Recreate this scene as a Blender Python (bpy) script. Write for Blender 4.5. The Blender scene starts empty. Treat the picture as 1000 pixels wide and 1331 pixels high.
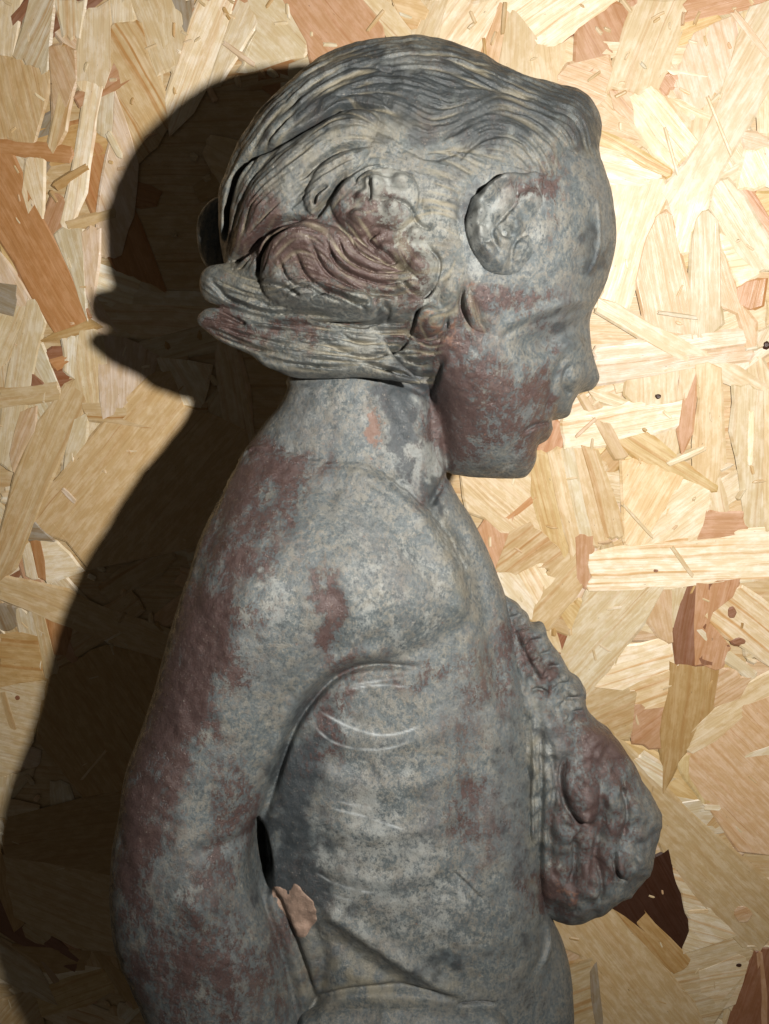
import bpy, math, random
import numpy as np
from mathutils import Matrix, Vector
random.seed(7); rng = np.random.default_rng(7)
scene = bpy.context.scene
COL = scene.collection

# ------------------------------------------------------------------ camera
F = 1200.0                      # focal length in photograph pixels (1000 x 1331)
CX, CY = 500.0, 665.5
PITCH, YAW, DIST = math.radians(14), math.radians(6), 0.42
fwd = Vector((-math.sin(YAW)*math.cos(PITCH), math.cos(YAW)*math.cos(PITCH), -math.sin(PITCH)))
right = fwd.cross(Vector((0, 0, 1))).normalized()
up = right.cross(fwd).normalized()
CAM = -fwd*DIST                 # board face is the plane y = 0
cam = bpy.data.cameras.new('camera')
cam.sensor_fit = 'VERTICAL'; cam.sensor_height = 36; cam.lens = F/1331*36
cam.clip_start = 0.01; cam.clip_end = 20
co = bpy.data.objects.new('camera', cam); COL.objects.link(co)
RM = Matrix((right, up, -fwd)).transposed()
co.matrix_world = Matrix.Translation(CAM) @ RM.to_4x4()
scene.camera = co

# ------------------------------------------------------------------ light
world = bpy.data.worlds.new('World'); scene.world = world; world.use_nodes = True
bg = world.node_tree.nodes['Background']
bg.inputs[0].default_value = (1.0, 0.9, 0.78, 1); bg.inputs[1].default_value = 0.038

FLASH = CAM + Vector((0.101, 0.0, 0.020))
fl = bpy.data.lights.new('camera_flash', 'SPOT')
fl.energy = 11.0; fl.color = (1.0, 0.965, 0.92); fl.shadow_soft_size = 0.0048
fl.spot_size = math.radians(125); fl.spot_blend = 1.0
fo = bpy.data.objects.new('camera_flash', fl); COL.objects.link(fo)
fo.location = FLASH
AIM = Vector((0.04, 0, 0.10))
fo.rotation_euler = (AIM-FLASH).to_track_quat('-Z', 'Y').to_euler()

scene.view_settings.view_transform = 'Standard'
scene.view_settings.look = 'None'
scene.view_settings.exposure = 0.0
scene.view_settings.gamma = 1.0

def px_to_board(px, py):
    d = fwd + right*((px-CX)/F) + up*(-(py-CY)/F)
    t = -CAM.y/d.y
    p = CAM + d*t
    return p.x, p.z

# ------------------------------------------------------------------ node helpers
class NT:
    def __init__(s, name):
        s.m = bpy.data.materials.new(name); s.m.use_nodes = True
        s.t = s.m.node_tree; s.t.nodes.clear()
        s.out = s.n('ShaderNodeOutputMaterial'); s.b = s.n('ShaderNodeBsdfPrincipled')
        s.l(s.b.outputs[0], s.out.inputs[0])
    def n(s, k, **kw):
        x = s.t.nodes.new(k)
        for a, v in kw.items(): setattr(x, a, v)
        return x
    def l(s, a, b): s.t.links.new(a, b)
    def val(s, sock, v):
        if isinstance(v, (int, float)): sock.default_value = v
        elif isinstance(v, tuple): sock.default_value = v if len(v) == len(sock.default_value) else v+(1,)
        else: s.l(v, sock)
    def math(s, op, a, b=0.0, c=0.0, clamp=False):
        x = s.n('ShaderNodeMath', operation=op); x.use_clamp = clamp
        s.val(x.inputs[0], a); s.val(x.inputs[1], b)
        if len(x.inputs) > 2: s.val(x.inputs[2], c)
        return x.outputs[0]
    def mix(s, f, a, b, blend='MIX'):
        x = s.n('ShaderNodeMix', data_type='RGBA', blend_type=blend)
        s.val(x.inputs[0], f); s.val(x.inputs[6], a); s.val(x.inputs[7], b)
        return x.outputs[2]
    def noise(s, vec, scale, detail=4, rough=0.55, dist=0.0):
        x = s.n('ShaderNodeTexNoise'); s.l(vec, x.inputs['Vector'])
        x.inputs['Scale'].default_value = scale; x.inputs['Detail'].default_value = detail
        x.inputs['Roughness'].default_value = rough; x.inputs['Distortion'].default_value = dist
        return x.outputs['Fac']
    def step(s, v, a, b, lo=0.0, hi=1.0):
        x = s.n('ShaderNodeMapRange', interpolation_type='SMOOTHSTEP')
        s.val(x.inputs[0], v)
        for i, q in enumerate((a, b, lo, hi)): x.inputs[i+1].default_value = q
        return x.outputs[0]
    def attr(s, name):
        return s.n('ShaderNodeAttribute', attribute_name=name)
    def mapv(s, vec, sc, loc=(0, 0, 0)):
        x = s.n('ShaderNodeMapping'); s.l(vec, x.inputs[0])
        x.inputs['Scale'].default_value = sc; x.inputs['Location'].default_value = loc
        return x.outputs[0]
    def bump(s, h, strength, dist, prev=None):
        x = s.n('ShaderNodeBump'); s.l(h, x.inputs['Height'])
        x.inputs['Strength'].default_value = strength; x.inputs['Distance'].default_value = dist
        if prev is not None: s.l(prev, x.inputs['Normal'])
        return x.outputs[0]

def wood_material():
    m = NT('strand_wood')
    uv = m.n('ShaderNodeUVMap', uv_map='grain').outputs[0]
    at = m.attr('tone'); tone = at.outputs['Color']; band = at.outputs['Alpha']
    warp = m.noise(m.mapv(uv, (25, 90, 1)), 1, 2)
    wv = m.n('ShaderNodeVectorMath', operation='ADD'); m.l(uv, wv.inputs[0])
    cb = m.n('ShaderNodeCombineXYZ'); m.l(m.math('MULTIPLY', warp, 0.004), cb.inputs[1]); m.l(cb.outputs[0], wv.inputs[1])
    uvw = wv.outputs[0]
    fib = m.noise(m.mapv(uvw, (45, 2600, 1)), 1, 3, 0.6)
    fib2 = m.noise(m.mapv(uvw, (28, 900, 1), (3, 5, 0)), 1, 3, 0.6)
    bnd = m.noise(m.mapv(uvw, (9, 430, 1), (7, 1, 0)), 1, 2, 0.5)
    blot = m.noise(m.mapv(uv, (45, 70, 1), (1, 9, 0)), 1, 3, 0.6)
    c = m.mix(m.step(fib2, 0.3, 0.72), m.mix(0.6, tone, (0.66, 0.48, 0.28), 'MULTIPLY'), tone)
    c = m.mix(0.55, tone, c)
    bf = m.math('MULTIPLY', m.step(bnd, 0.5, 0.66), band)
    c = m.mix(bf, c, m.mix(1.0, c, (0.78, 0.56, 0.34), 'MULTIPLY'))
    dk = m.step(m.noise(m.mapv(uvw, (14, 700, 1), (11, 2, 0)), 1, 1), 0.68, 0.76)
    c = m.mix(m.math('MULTIPLY', dk, 0.45), c, m.mix(1.0, c, (0.62, 0.38, 0.2), 'MULTIPLY'))
    c = m.mix(m.step(blot, 0.35, 0.75, 0.0, 0.35), c, m.mix(1.0, c, (0.93, 0.8, 0.6), 'MULTIPLY'))
    lite = m.noise(m.mapv(uv, (120, 260, 1), (6, 3, 0)), 1, 4, 0.65)
    c = m.mix(m.step(lite, 0.42, 0.62, 0.0, 0.8), m.mix(1.0, c, (0.90, 0.84, 0.72), 'MULTIPLY'), m.mix(1.0, c, (1.06, 1.07, 1.12), 'MULTIPLY'))
    spk = m.step(m.noise(m.mapv(uv, (320, 900, 1), (4, 4, 0)), 1, 2, 0.5), 0.735, 0.76)
    c = m.mix(m.math('MULTIPLY', spk, 0.55), c, (0.09, 0.05, 0.025))
    m.l(c, m.b.inputs['Base Color'])
    m.l(m.step(fib2, 0.3, 0.7, 0.33, 0.56), m.b.inputs['Roughness'])
    m.b.inputs['Specular IOR Level'].default_value = 0.5
    hh = m.math('ADD', m.math('MULTIPLY', fib, 0.00012), m.math('ADD', m.math('MULTIPLY', bnd, 0.00025), m.math('MULTIPLY', blot, 0.0005)))
    m.l(m.bump(hh, 0.9, 1.0), m.b.inputs['Normal'])
    return m.m

def lead_material(name, tint=(1, 1, 1), hairy=0.0):
    m = NT(name)
    P = m.n('ShaderNodeTexCoord').outputs['Object']
    pa = m.attr('patina_shading'); sp = m.n('ShaderNodeSeparateColor'); m.l(pa.outputs['Color'], sp.inputs[0])
    pur, pale, dark = sp.outputs; rust = pa.outputs['Alpha']
    pb = m.attr('marks'); sb = m.n('ShaderNodeSeparateColor'); m.l(pb.outputs['Color'], sb.inputs[0])
    scratch, deposit, slit_shade = sb.outputs
    big = m.noise(P, 55, 4, 0.6, 0.4)
    mid = m.noise(P, 190, 5, 0.65, 0.3)
    fine = m.noise(P, 620, 5, 0.7)
    grit = m.noise(P, 1900, 3, 0.75)
    spek = m.noise(m.mapv(P, (1, 1, 0.8), (4, 2, 6)), 900, 5, 0.8)
    c = m.mix(m.step(m.math('ADD', m.math('MULTIPLY', mid, 0.45), m.math('MULTIPLY', spek, 0.55)), 0.46, 0.56), (0.122, 0.142, 0.148), (0.208, 0.200, 0.176))
    c = m.mix(m.step(big, 0.45, 0.68, 0.0, 0.75), c, (0.165, 0.176, 0.178))
    c = m.mix(m.step(spek, 0.50, 0.60, 0.0, 0.42), c, (0.27, 0.255, 0.215))
    c = m.mix(m.step(spek, 0.38, 0.47, 0.62, 0.0), c, (0.068, 0.070, 0.072))
    # pale oxide bloom, and flash highlights painted in
    m2 = m.noise(m.mapv(P, (1, 1, 1), (3, 1, 2)), 170, 6, 0.72, 0.3)
    fw = m.step(m.math('ADD', m.math('ADD', m.math('MULTIPLY', m2, 0.55), m.math('MULTIPLY', spek, 0.45)), m.math('MULTIPLY', pale, 0.22)), 0.56, 0.68)
    fw = m.math('MULTIPLY', fw, m.step(pale, 0.02, 0.3, 0.25, 1.0))
    c = m.mix(m.math('MULTIPLY', fw, 0.85), c, m.mix(mid, (0.28, 0.31, 0.315), (0.36, 0.345, 0.305)))
    # dark blue-grey bare lead, and shade painted into recesses
    nd = m.math('ADD', m.math('MULTIPLY', mid, 0.5), m.math('MULTIPLY', spek, 0.4))
    fd = m.step(m.math('ADD', nd, m.math('MULTIPLY', dark, 0.25)), 0.575, 0.695)
    fd = m.math('MULTIPLY', fd, m.step(dark, 0.03, 0.35))
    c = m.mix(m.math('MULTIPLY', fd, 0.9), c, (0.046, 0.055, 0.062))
    # purple-brown old paint: thin stain plus speckled remains
    m3 = m.noise(m.mapv(P, (1, 1, 0.42), (7, 5, 1)), 420, 8, 0.8, 0.2)
    m5 = m.noise(m.mapv(P, (1, 1, 0.5), (1, 5, 9)), 120, 3, 0.6)
    c = m.mix(m.math('MULTIPLY', m.step(m.math('ADD', m5, m.math('MULTIPLY', pur, 0.5)), 0.5, 0.95), 0.3), c, (0.115, 0.083, 0.073))
    sel = m.math('ADD', m.math('ADD', m.math('MULTIPLY', m3, 0.5), m.math('MULTIPLY', m5, 0.22)), m.math('ADD', m.math('MULTIPLY', spek, 0.55), m.math('MULTIPLY', pur, 0.20)))
    fp = m.math('MULTIPLY', m.step(sel, 0.672, 0.722), m.step(pur, 0.04, 0.3, 0.22, 1.0))
    c = m.mix(m.math('MULTIPLY', fp, 0.9), c, m.mix(fine, (0.055, 0.030, 0.029), (0.125, 0.072, 0.063)))
    # rust / clay tint
    m4 = m.noise(m.mapv(P, (1, 1, 1), (2, 8, 4)), 300, 5, 0.7)
    fr = m.step(m.math('ADD', m4, m.math('MULTIPLY', rust, 0.3)), 0.66, 0.76)
    c = m.mix(m.math('MULTIPLY', fr, 0.75), c, (0.24, 0.125, 0.085))
    # tan dirt deposit and light scratches, plus shade painted into the waist slit
    c = m.mix(m.math('MULTIPLY', deposit, 0.7), c, (0.31, 0.275, 0.20))
    c = m.mix(m.math('MULTIPLY', slit_shade, 0.7), c, (0.05, 0.05, 0.052))
    wsp = m.step(m.math('ADD', m.math('MULTIPLY', grit, 0.6), m.math('MULTIPLY', spek, 0.4)), 0.60, 0.64)
    c = m.mix(m.math('MULTIPLY', wsp, 0.6), c, (0.46, 0.42, 0.35))
    bsp = m.step(grit, 0.36, 0.30)
    c = m.mix(m.math('MULTIPLY', bsp, 0.5), c, (0.05, 0.045, 0.045))
    c = m.mix(scratch, c, (0.62, 0.65, 0.66))
    c = m.mix(1.0, c, tint, 'MULTIPLY')
    m.l(c, m.b.inputs['Base Color'])
    m.b.inputs['Metallic'].default_value = 0.0
    m.b.inputs['Specular IOR Level'].default_value = 0.42
    m.l(m.math('ADD', m.step(m.noise(P, 420, 4, 0.7), 0.36, 0.62, 0.28, 0.60), m.math('MULTIPLY', fp, -0.06)), m.b.inputs['Roughness'])
    hh = m.math('ADD', m.math('MULTIPLY', mid, 0.00022), m.math('MULTIPLY', spek, 0.00026))
    hh = m.math('ADD', hh, m.math('ADD', m.math('MULTIPLY', grit, 0.00011), m.math('MULTIPLY', fp, 0.00004)))
    m.l(m.bump(hh, 1.0, 1.25), m.b.inputs['Normal'])
    return m.m

WOOD = wood_material()
LEAD = lead_material('weathered_lead', (0.63, 0.637, 0.625))
HAIR_LEAD = lead_material('weathered_lead_hair', (0.60, 0.59, 0.55))

# ------------------------------------------------------------------ wood board
TONES = dict(pale=(0.72, 0.635, 0.475), bright=(0.80, 0.735, 0.59), cream=(0.67, 0.565, 0.385), tan=(0.60, 0.47, 0.285),
             ochre=(0.52, 0.36, 0.17), orange=(0.50, 0.275, 0.125), peach=(0.64, 0.48, 0.32), pinkor=(0.54, 0.335, 0.205),
             pinkpale=(0.73, 0.61, 0.485), redbr=(0.29, 0.145, 0.085), dark=(0.050, 0.020, 0.010), grey=(0.34, 0.30, 0.235),
             gcream=(0.66, 0.585, 0.425), yel=(0.64, 0.50, 0.265))

def chip_geometry(poly, grain, z0, z1, tone, band, tilt=(0, 0), ragged=0.0, seed=0):
    """poly in board metres; returns verts (x, out, z), faces, grain uvs, tone"""
    r = random.Random(seed)
    pts = []
    n = len(poly)
    gd = (math.cos(grain), math.sin(grain))
    for i in range(n):
        a, b = poly[i], poly[(i+1) % n]
        pts.append(a)
        L = math.hypot(b[0]-a[0], b[1]-a[1])
        if L < 1e-6: continue
        nx, ny = -(b[1]-a[1])/L, (b[0]-a[0])/L
        end = abs(nx*gd[0]+ny*gd[1]) > 0.8          # torn end across the grain
        k = (4 if L > 0.006 else 2) if end and n < 11 else (1 if L < 0.014 else 2)
        for j in range(1, k):
            t = (j+r.uniform(-.3, .3))/k
            o = r.gauss(0, 0.0007 if end else 0.00028+ragged*0.008*L)
            pts.append((a[0]+(b[0]-a[0])*t+nx*o, a[1]+(b[1]-a[1])*t+ny*o))
    cx = sum(p[0] for p in pts)/len(pts); cy = sum(p[1] for p in pts)/len(pts)
    ca, sa = math.cos(grain), math.sin(grain)
    ou, ov = r.uniform(0, 5), r.uniform(0, 5)
    V, UV = [], []
    m = len(pts)
    sg = 1 if sum(pts[i][0]*pts[(i+1) % m][1]-pts[(i+1) % m][0]*pts[i][1] for i in range(m)) > 0 else -1
    nrm = []
    for i in range(m):
        ex, ey = pts[(i+1) % m][0]-pts[i-1][0], pts[(i+1) % m][1]-pts[i-1][1]; l = max(math.hypot(ex, ey), 1e-9)
        nrm.append((sg*ey/l, -sg*ex/l))
    for top in (1, 0):
        for x, y in pts:
            dx, dy = x-cx, y-cy
            h = z1 + tilt[0]*dx + tilt[1]*dy + r.gauss(0, 0.00004) if top else z0
            if not top: x, y = x+nrm[len(V)-m][0]*0.0011, y+nrm[len(V)-m][1]*0.0011
            V.append((x, h, y)); UV.append((dx*ca+dy*sa+ou, -dx*sa+dy*ca+ov))
    area = sum(pts[i][0]*pts[(i+1) % m][1]-pts[(i+1) % m][0]*pts[i][1] for i in range(m))
    idx = list(range(m))
    if area < 0: idx.reverse()
    Fc = [tuple(idx)]
    for i in range(m):
        a, b = idx[i], idx[(i+1) % m]
        Fc.append((b, a, a+m, b+m))
    return V, Fc, UV, (cx, cy), abs(area)/2

def build_mesh(name, V, Fc, UV, tones, mat):
    me = bpy.data.meshes.new(name)
    me.from_pydata([(x, -h, z) for x, h, z in V], [], Fc)
    uvl = me.uv_layers.new(name='grain')
    li = np.empty(len(me.loops), np.int32); me.loops.foreach_get('vertex_index', li)
    uvl.data.foreach_set('uv', np.array(UV, np.float32)[li].ravel())
    ca = me.color_attributes.new('tone', 'FLOAT_COLOR', 'POINT')
    ca.data.foreach_set('color', np.array(tones, np.float32).ravel())
    me.materials.append(mat)
    return me

# traced strands: (tone, band strength, grain angle in picture degrees or None, outline in photograph pixels)
S = [
 ('tan',.3,80,[(0,73),(20,76),(45,86),(66,97),(62,125),(52,160),(45,186),(0,182)]),
 ('pale',.2,None,[(112,20),(143,0),(145,90),(138,110),(130,112),(100,105),(104,50)]),
 ('bright',.3,None,[(100,107),(115,106),(135,112),(120,190),(112,250),(92,300),(80,290),(100,200),(112,120)]),
 ('pale',.2,None,[(135,110),(148,118),(146,180),(128,170)]),
 ('pinkpale',.1,70,[(150,120),(165,160),(178,210),(172,280),(156,330),(130,330),(128,280),(135,230),(146,180)]),
 ('pale',.2,None,[(145,0),(170,0),(176,25),(150,35)]),
 ('cream',.2,None,[(170,0),(205,0),(225,60),(228,85),(205,100),(190,50)]),
 ('tan',.9,60,[(146,35),(165,30),(185,30),(195,75),(215,125),(222,160),(182,212),(165,155),(150,110),(145,80)]),
 ('cream',.1,None,[(203,0),(227,0),(242,50),(228,100),(212,60)]),
 ('grey',.4,None,[(225,0),(250,0),(250,30),(243,46),(235,30)]),
 ('bright',.5,None,[(260,0),(305,0),(290,60),(275,100),(250,145),(222,175),(216,130),(235,75)]),
 ('pale',.6,None,[(310,0),(327,0),(335,30),(310,70),(285,110),(270,115),(285,70),(303,20)]),
 ('gcream',.1,45,[(323,0),(368,0),(385,30),(402,52),(395,72),(345,85),(310,95),(335,40)]),
 ('pinkor',.3,50,[(368,0),(470,0),(498,35),(497,70),(410,100),(400,55),(380,20)]),
 ('cream',.1,None,[(472,0),(497,0),(533,32),(538,60),(515,65),(490,20)]),
 ('tan',.4,None,[(510,0),(545,0),(557,15),(535,38),(520,20)]),
 ('cream',.2,None,[(547,0),(586,0),(572,60),(540,60),(535,42),(557,15)]),
 ('bright',.4,None,[(583,0),(652,0),(640,30),(620,80),(600,80),(568,70)]),
 ('peach',.3,None,[(650,4),(664,8),(652,60),(642,100),(615,85),(635,35)]),
 ('cream',.2,None,[(662,12),(674,18),(692,42),(706,60),(682,125),(648,105),(655,50)]),
 ('cream',.2,80,[(698,58),(733,56),(724,130),(688,125),(683,80)]),
 ('pinkor',.4,60,[(770,20),(800,5),(828,0),(822,10),(810,60),(790,72),(760,95),(748,80),(750,45)]),
 ('peach',.2,20,[(738,85),(790,72),(797,110),(770,140),(745,138),(718,120)]),
 ('bright',.7,-33,[(650,0),(805,0),(760,30),(720,60),(705,62),(692,48),(662,16)]),
 ('pinkor',.3,-12,[(895,0),(1000,0),(1000,6),(940,18),(886,30)]),
 ('yel',.2,-20,[(888,28),(932,20),(936,38),(900,55),(876,60)]),
 ('pinkpale',.3,70,[(902,44),(955,20),(962,60),(942,110),(902,155),(876,112)]),
 ('pale',.4,0,[(784,54),(806,56),(802,73),(783,70)]),
 ('pale',.4,4,[(872,62),(914,64),(912,81),(866,80)]),
 ('pale',.2,None,[(917,36),(933,33),(926,82),(921,95),(912,90)]),
 ('bright',.1,None,[(866,91),(890,93),(936,104),(925,107),(880,100)]),
 ('pale',.4,None,[(915,98),(931,104),(917,188),(898,183),(905,140)]),
 ('pinkor',.2,50,[(855,100),(880,98),(885,112),(862,125)]),
 ('gcream',.4,-72,[(824,0),(899,0),(886,45),(870,85),(857,113),(845,116),(830,124),(818,116),(808,118),(795,112),(787,122),(800,75),(812,30)]),
 ('cream',.1,None,[(953,22),(976,8),(970,55),(957,56)]),
 ('peach',.4,45,[(792,118),(822,120),(824,162),(798,142)]),
 ('peach',.3,20,[(776,138),(800,145),(832,182),(800,172),(776,167)]),
 ('yel',.6,None,[(776,168),(815,188),(850,208),(872,222),(866,230),(820,208),(776,187)]),
 ('pinkpale',.2,15,[(776,190),(810,198),(862,222),(852,237),(830,243),(780,240)]),
 ('cream',.3,None,[(773,128),(790,124),(830,163),(857,190),(850,197),(828,180)]),
 ('bright',.2,48,[(818,126),(846,112),(862,125),(907,185),(877,220),(850,202),(836,180),(824,160)]),
 ('cream',.1,20,[(870,127),(885,130),(925,150),(922,157),(895,148)]),
 ('pale',.3,None,[(985,125),(1003,112),(1003,172),(988,173)]),
 ('pinkpale',.1,None,[(962,171),(985,174),(1003,185),(1003,193),(968,192)]),
 ('bright',.2,60,[(970,195),(1003,192),(1003,246),(958,246)]),
 ('pale',.15,-75,[(782,240),(862,233),(867,256),(841,310),(828,360),(814,405),(772,400),(785,380),(790,330)]),
 ('peach',.15,75,[(865,275),(873,280),(886,340),(901,400),(897,440),(840,424),(834,395),(827,365),(840,310),(850,290)]),
 ('bright',.3,None,[(885,250),(927,238),(916,277),(898,302),(895,327),(880,330),(874,325)]),
 ('bright',.7,-10,[(935,304),(951,310),(972,335),(987,355),(957,373),(949,345)]),
 ('orange',.2,None,[(980,365),(995,362),(990,397),(974,401)]),
 ('pinkor',.2,None,[(958,374),(984,364),(976,402),(958,393)]),
 ('peach',.1,None,[(933,300),(951,360),(966,400),(982,420),(981,450),(970,457),(959,407),(936,397)]),
 ('gcream',.1,None,[(905,285),(920,274),(933,287),(936,360),(939,420),(921,437),(899,441),(897,380),(900,310)]),
 ('pale',.1,None,[(928,242),(945,233),(966,255),(991,300),(1003,320),(1003,352),(985,354),(959,331),(939,300),(923,270)]),
 ('bright',.4,-62,[(975,10),(1003,0),(1003,110),(980,150),(955,190),(935,225),(906,287),(893,282),(880,303),(868,262),(858,247),(890,215),(920,165),(935,130),(950,80),(958,50)]),
 ('pinkpale',.2,-8,[(775,452),(900,434),(972,429),(969,446),(850,466),(772,474)]),
 ('pinkpale',.3,-9,[(770,477),(890,462),(977,451),(974,467),(925,473),(775,499)]),
 ('pale',.1,None,[(985,432),(1003,424),(1003,445),(985,452)]),
 ('gcream',.5,85,[(815,491),(880,475),(906,479),(892,517),(830,530),(812,512)]),
 ('peach',.3,None,[(868,480),(892,478),(890,520),(868,520)]),
 ('redbr',.2,None,[(873,488),(883,487),(880,511),(874,506)]),
 ('pinkor',.2,None,[(893,482),(907,479),(901,530),(899,560),(886,592),(882,560)]),
 ('cream',.1,88,[(903,474),(936,478),(941,600),(926,634),(903,612),(910,520)]),
 ('gcream',.3,87,[(953,500),(991,508),(996,692),(969,694),(963,620),(950,560)]),
 ('cream',.2,None,[(990,500),(1003,510),(1003,690),(996,690)]),
 ('pale',.2,30,[(778,388),(800,394),(850,424),(910,454),(960,479),(1003,508),(1003,527),(960,502),(900,477),(830,437),(775,404)]),
 ('bright',.8,-11,[(733,541),(810,525),(892,513),(886,551),(830,569),(780,579),(733,583)]),
 ('tan',.2,None,[(753,514),(773,513),(801,565),(814,593),(800,596),(779,560)]),
 ('gcream',.3,None,[(764,507),(815,522),(800,528),(775,520)]),
 ('yel',.7,32,[(800,573),(841,562),(881,597),(932,633),(925,638),(880,617),(835,602)]),
 ('cream',.2,-65,[(808,598),(840,603),(888,620),(862,680),(830,718),(812,702)]),
 ('pale',.05,-40,[(884,622),(922,634),(922,656),(906,702),(828,718),(850,685)]),
 ('pinkor',.2,0,[(917,663),(966,667),(970,692),(906,700)]),
 ('yel',.5,75,[(690,585),(716,590),(742,700),(732,735),(705,690),(690,640)]),
 ('cream',.3,75,[(712,588),(730,585),(756,705),(742,728),(733,690)]),
 ('gcream',.2,75,[(727,586),(745,580),(772,706),(755,716)]),
 ('cream',.2,74,[(743,580),(756,579),(788,702),(771,708)]),
 ('tan',.5,72,[(756,578),(775,586),(812,690),(805,698),(787,698)]),
 ('pinkor',.3,88,[(748,698),(770,696),(768,765),(750,760)]),
 ('cream',.3,40,[(600,618),(692,612),(703,702),(665,705),(630,672),(608,664)]),
 ('pinkor',.1,75,[(618,695),(640,662),(669,667),(663,690),(646,745),(634,740)]),
 ('tan',.8,-40,[(663,690),(690,678),(716,703),(738,728),(727,754),(705,737),(690,737),(672,748),(644,740)]),
 ('orange',.4,None,[(653,673),(692,643),(699,648),(662,677)]),
 ('bright',.3,50,[(640,735),(673,744),(697,787),(692,805),(660,790)]),
 ('pale',.5,60,[(675,745),(697,733),(709,732),(707,746),(722,751),(697,785)]),
 ('tan',.4,-50,[(713,745),(755,704),(768,712),(769,745),(745,777),(712,818),(693,812),(688,796)]),
 ('gcream',.35,-52,[(763,768),(863,762),(842,800),(812,840),(787,880),(760,912),(730,855)]),
 ('peach',.2,75,[(838,802),(857,763),(873,768),(874,834),(857,827)]),
 ('cream',.2,None,[(869,766),(892,762),(878,815),(870,812)]),
 ('bright',.8,-22,[(773,892),(815,839),(861,831),(872,850),(870,872),(809,896)]),
 ('tan',.4,-30,[(745,935),(775,893),(811,892),(827,900),(816,960),(800,960),(775,950)]),
 ('cream',.6,-25,[(809,894),(872,870),(872,917),(829,922)]),
 ('redbr',.5,95,[(889,759),(961,752),(951,775),(925,795),(920,810),(946,840),(936,868),(880,862),(875,820)]),
 ('pinkor',.3,97,[(905,757),(962,751),(952,775),(926,795),(921,810),(947,842),(937,868),(903,864)]),
 ('peach',.3,-40,[(936,868),(976,880),(961,907),(928,918)]),
 ('ochre',.3,92,[(871,859),(900,862),(940,871),(936,905),(905,955),(881,990),(862,1030),(858,950),(869,900)]),
 ('peach',.25,45,[(948,922),(1003,903),(1003,1110),(960,1105),(898,1012),(888,985),(918,962)]),
 ('yel',.4,85,[(880,990),(925,960),(945,975),(940,1040),(915,1045),(890,1010)]),
 ('cream',.2,-38,[(1003,872),(1003,902),(930,962),(900,978),(883,967),(925,925),(960,895)]),
 ('pale',.9,38,[(916,800),(940,768),(965,763),(1003,790),(1003,868),(970,842),(944,827)]),
 ('pale',.2,None,[(905,818),(912,817),(982,875),(976,884),(940,857)]),
 ('pale',.1,None,[(943,996),(975,977),(1003,968),(1003,986),(955,1004)]),
 ('pinkor',.3,-45,[(818,916),(869,909),(867,975),(823,965)]),
 ('bright',.6,30,[(824,986),(836,977),(863,995),(862,1024)]),
 ('bright',.1,None,[(913,1044),(935,1045),(934,1052),(916,1051)]),
 ('dark',.2,60,[(790,1175),(830,1125),(868,1103),(876,1140),(890,1190),(897,1228),(885,1233),(845,1215)]),
 ('pale',.7,15,[(874,1118),(900,1148),(930,1188),(957,1215),(888,1238),(897,1200),(888,1170)]),
 ('tan',.15,46,[(790,940),(830,984),(880,1039),(940,1094),(1003,1150),(1003,1200),(988,1235),(965,1230),(920,1182),(880,1132),(862,1106),(850,1070),(820,990)]),
 ('cream',.5,-20,[(886,1237),(950,1214),(977,1236),(970,1262),(920,1340),(900,1302),(872,1264)]),
 ('pale',.5,-20,[(908,1261),(960,1239),(973,1250),(960,1302),(914,1322)]),
 ('redbr',.3,100,[(982,1236),(1003,1230),(1003,1340),(945,1340),(965,1280),(974,1250)]),
 ('pinkor',.2,None,[(983,1238),(990,1236),(997,1340),(990,1340)]),
 ('tan',.7,-30,[(725,1255),(770,1243),(785,1340),(700,1340),(735,1300)]),
 ('tan',.15,52,[(715,1195),(790,1163),(832,1219),(872,1264),(902,1300),(922,1340),(785,1340),(778,1290),(755,1240),(720,1225)]),
 ('ochre',.6,48,[(780,1150),(816,1158),(851,1199),(897,1246),(876,1264),(850,1241),(818,1206)]),
 ('grey',.4,None,[(767,1262),(775,1249),(786,1340),(776,1340)]),
 # left side
 ('bright',.85,-4,[(766,721),(800,713),(880,700),(960,688),(1003,685),(1003,750),(930,757),(870,765),(765,767),(768,745)]),
 ('pale',.3,None,[(0,0),(28,0),(18,72),(0,70)]), ('redbr',.2,None,[(16,22),(38,-2),(40,12),(18,34)]),
 ('pale',.7,-58,[(40,0),(72,0),(66,50),(62,93),(42,84),(18,73),(30,40)]),
 ('peach',.4,70,[(64,62),(98,66),(100,105),(84,150),(70,170),(68,100)]),
 ('pale',.7,None,[(72,0),(112,0),(104,50),(84,48)]),
 ('tan',.6,-74,[(82,95),(100,98),(86,170),(70,200),(64,190)]),
 ('pale',.3,80,[(36,207),(58,207),(56,290),(46,300),(30,250)]),
 ('tan',.2,None,[(86,289),(150,272),(151,281),(90,297)]),
 ('pinkpale',.2,88,[(108,302),(131,297),(128,345),(120,400),(108,370)]),
 ('gcream',.2,None,[(84,296),(108,298),(112,400),(116,420),(96,360),(72,305)]),
 ('pinkpale',.2,None,[(0,325),(30,370),(48,400),(0,392)]),
 ('grey',.4,20,[(0,368),(23,371),(19,411),(0,406)]),
 ('cream',.4,-62,[(0,405),(30,388),(40,410),(20,460),(0,480)]),
 ('ochre',.3,None,[(54,442),(70,434),(118,417),(133,423),(82,438)]),
 ('orange',.12,62,[(0,190),(18,203),(38,250),(75,320),(100,375),(118,412),(95,425),(72,432),(45,390),(20,340),(0,310)]),
 ('orange',.15,5,[(0,182),(45,187),(93,194),(91,209),(55,206),(0,199)]),
 ('bright',.3,None,[(82,440),(104,435),(98,492),(85,482)]),
 ('cream',.3,88,[(105,430),(135,436),(145,500),(128,540),(100,512),(98,480)]),
 ('pinkpale',.2,95,[(128,432),(170,445),(205,462),(195,492),(160,530),(135,545),(130,500)]),
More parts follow.
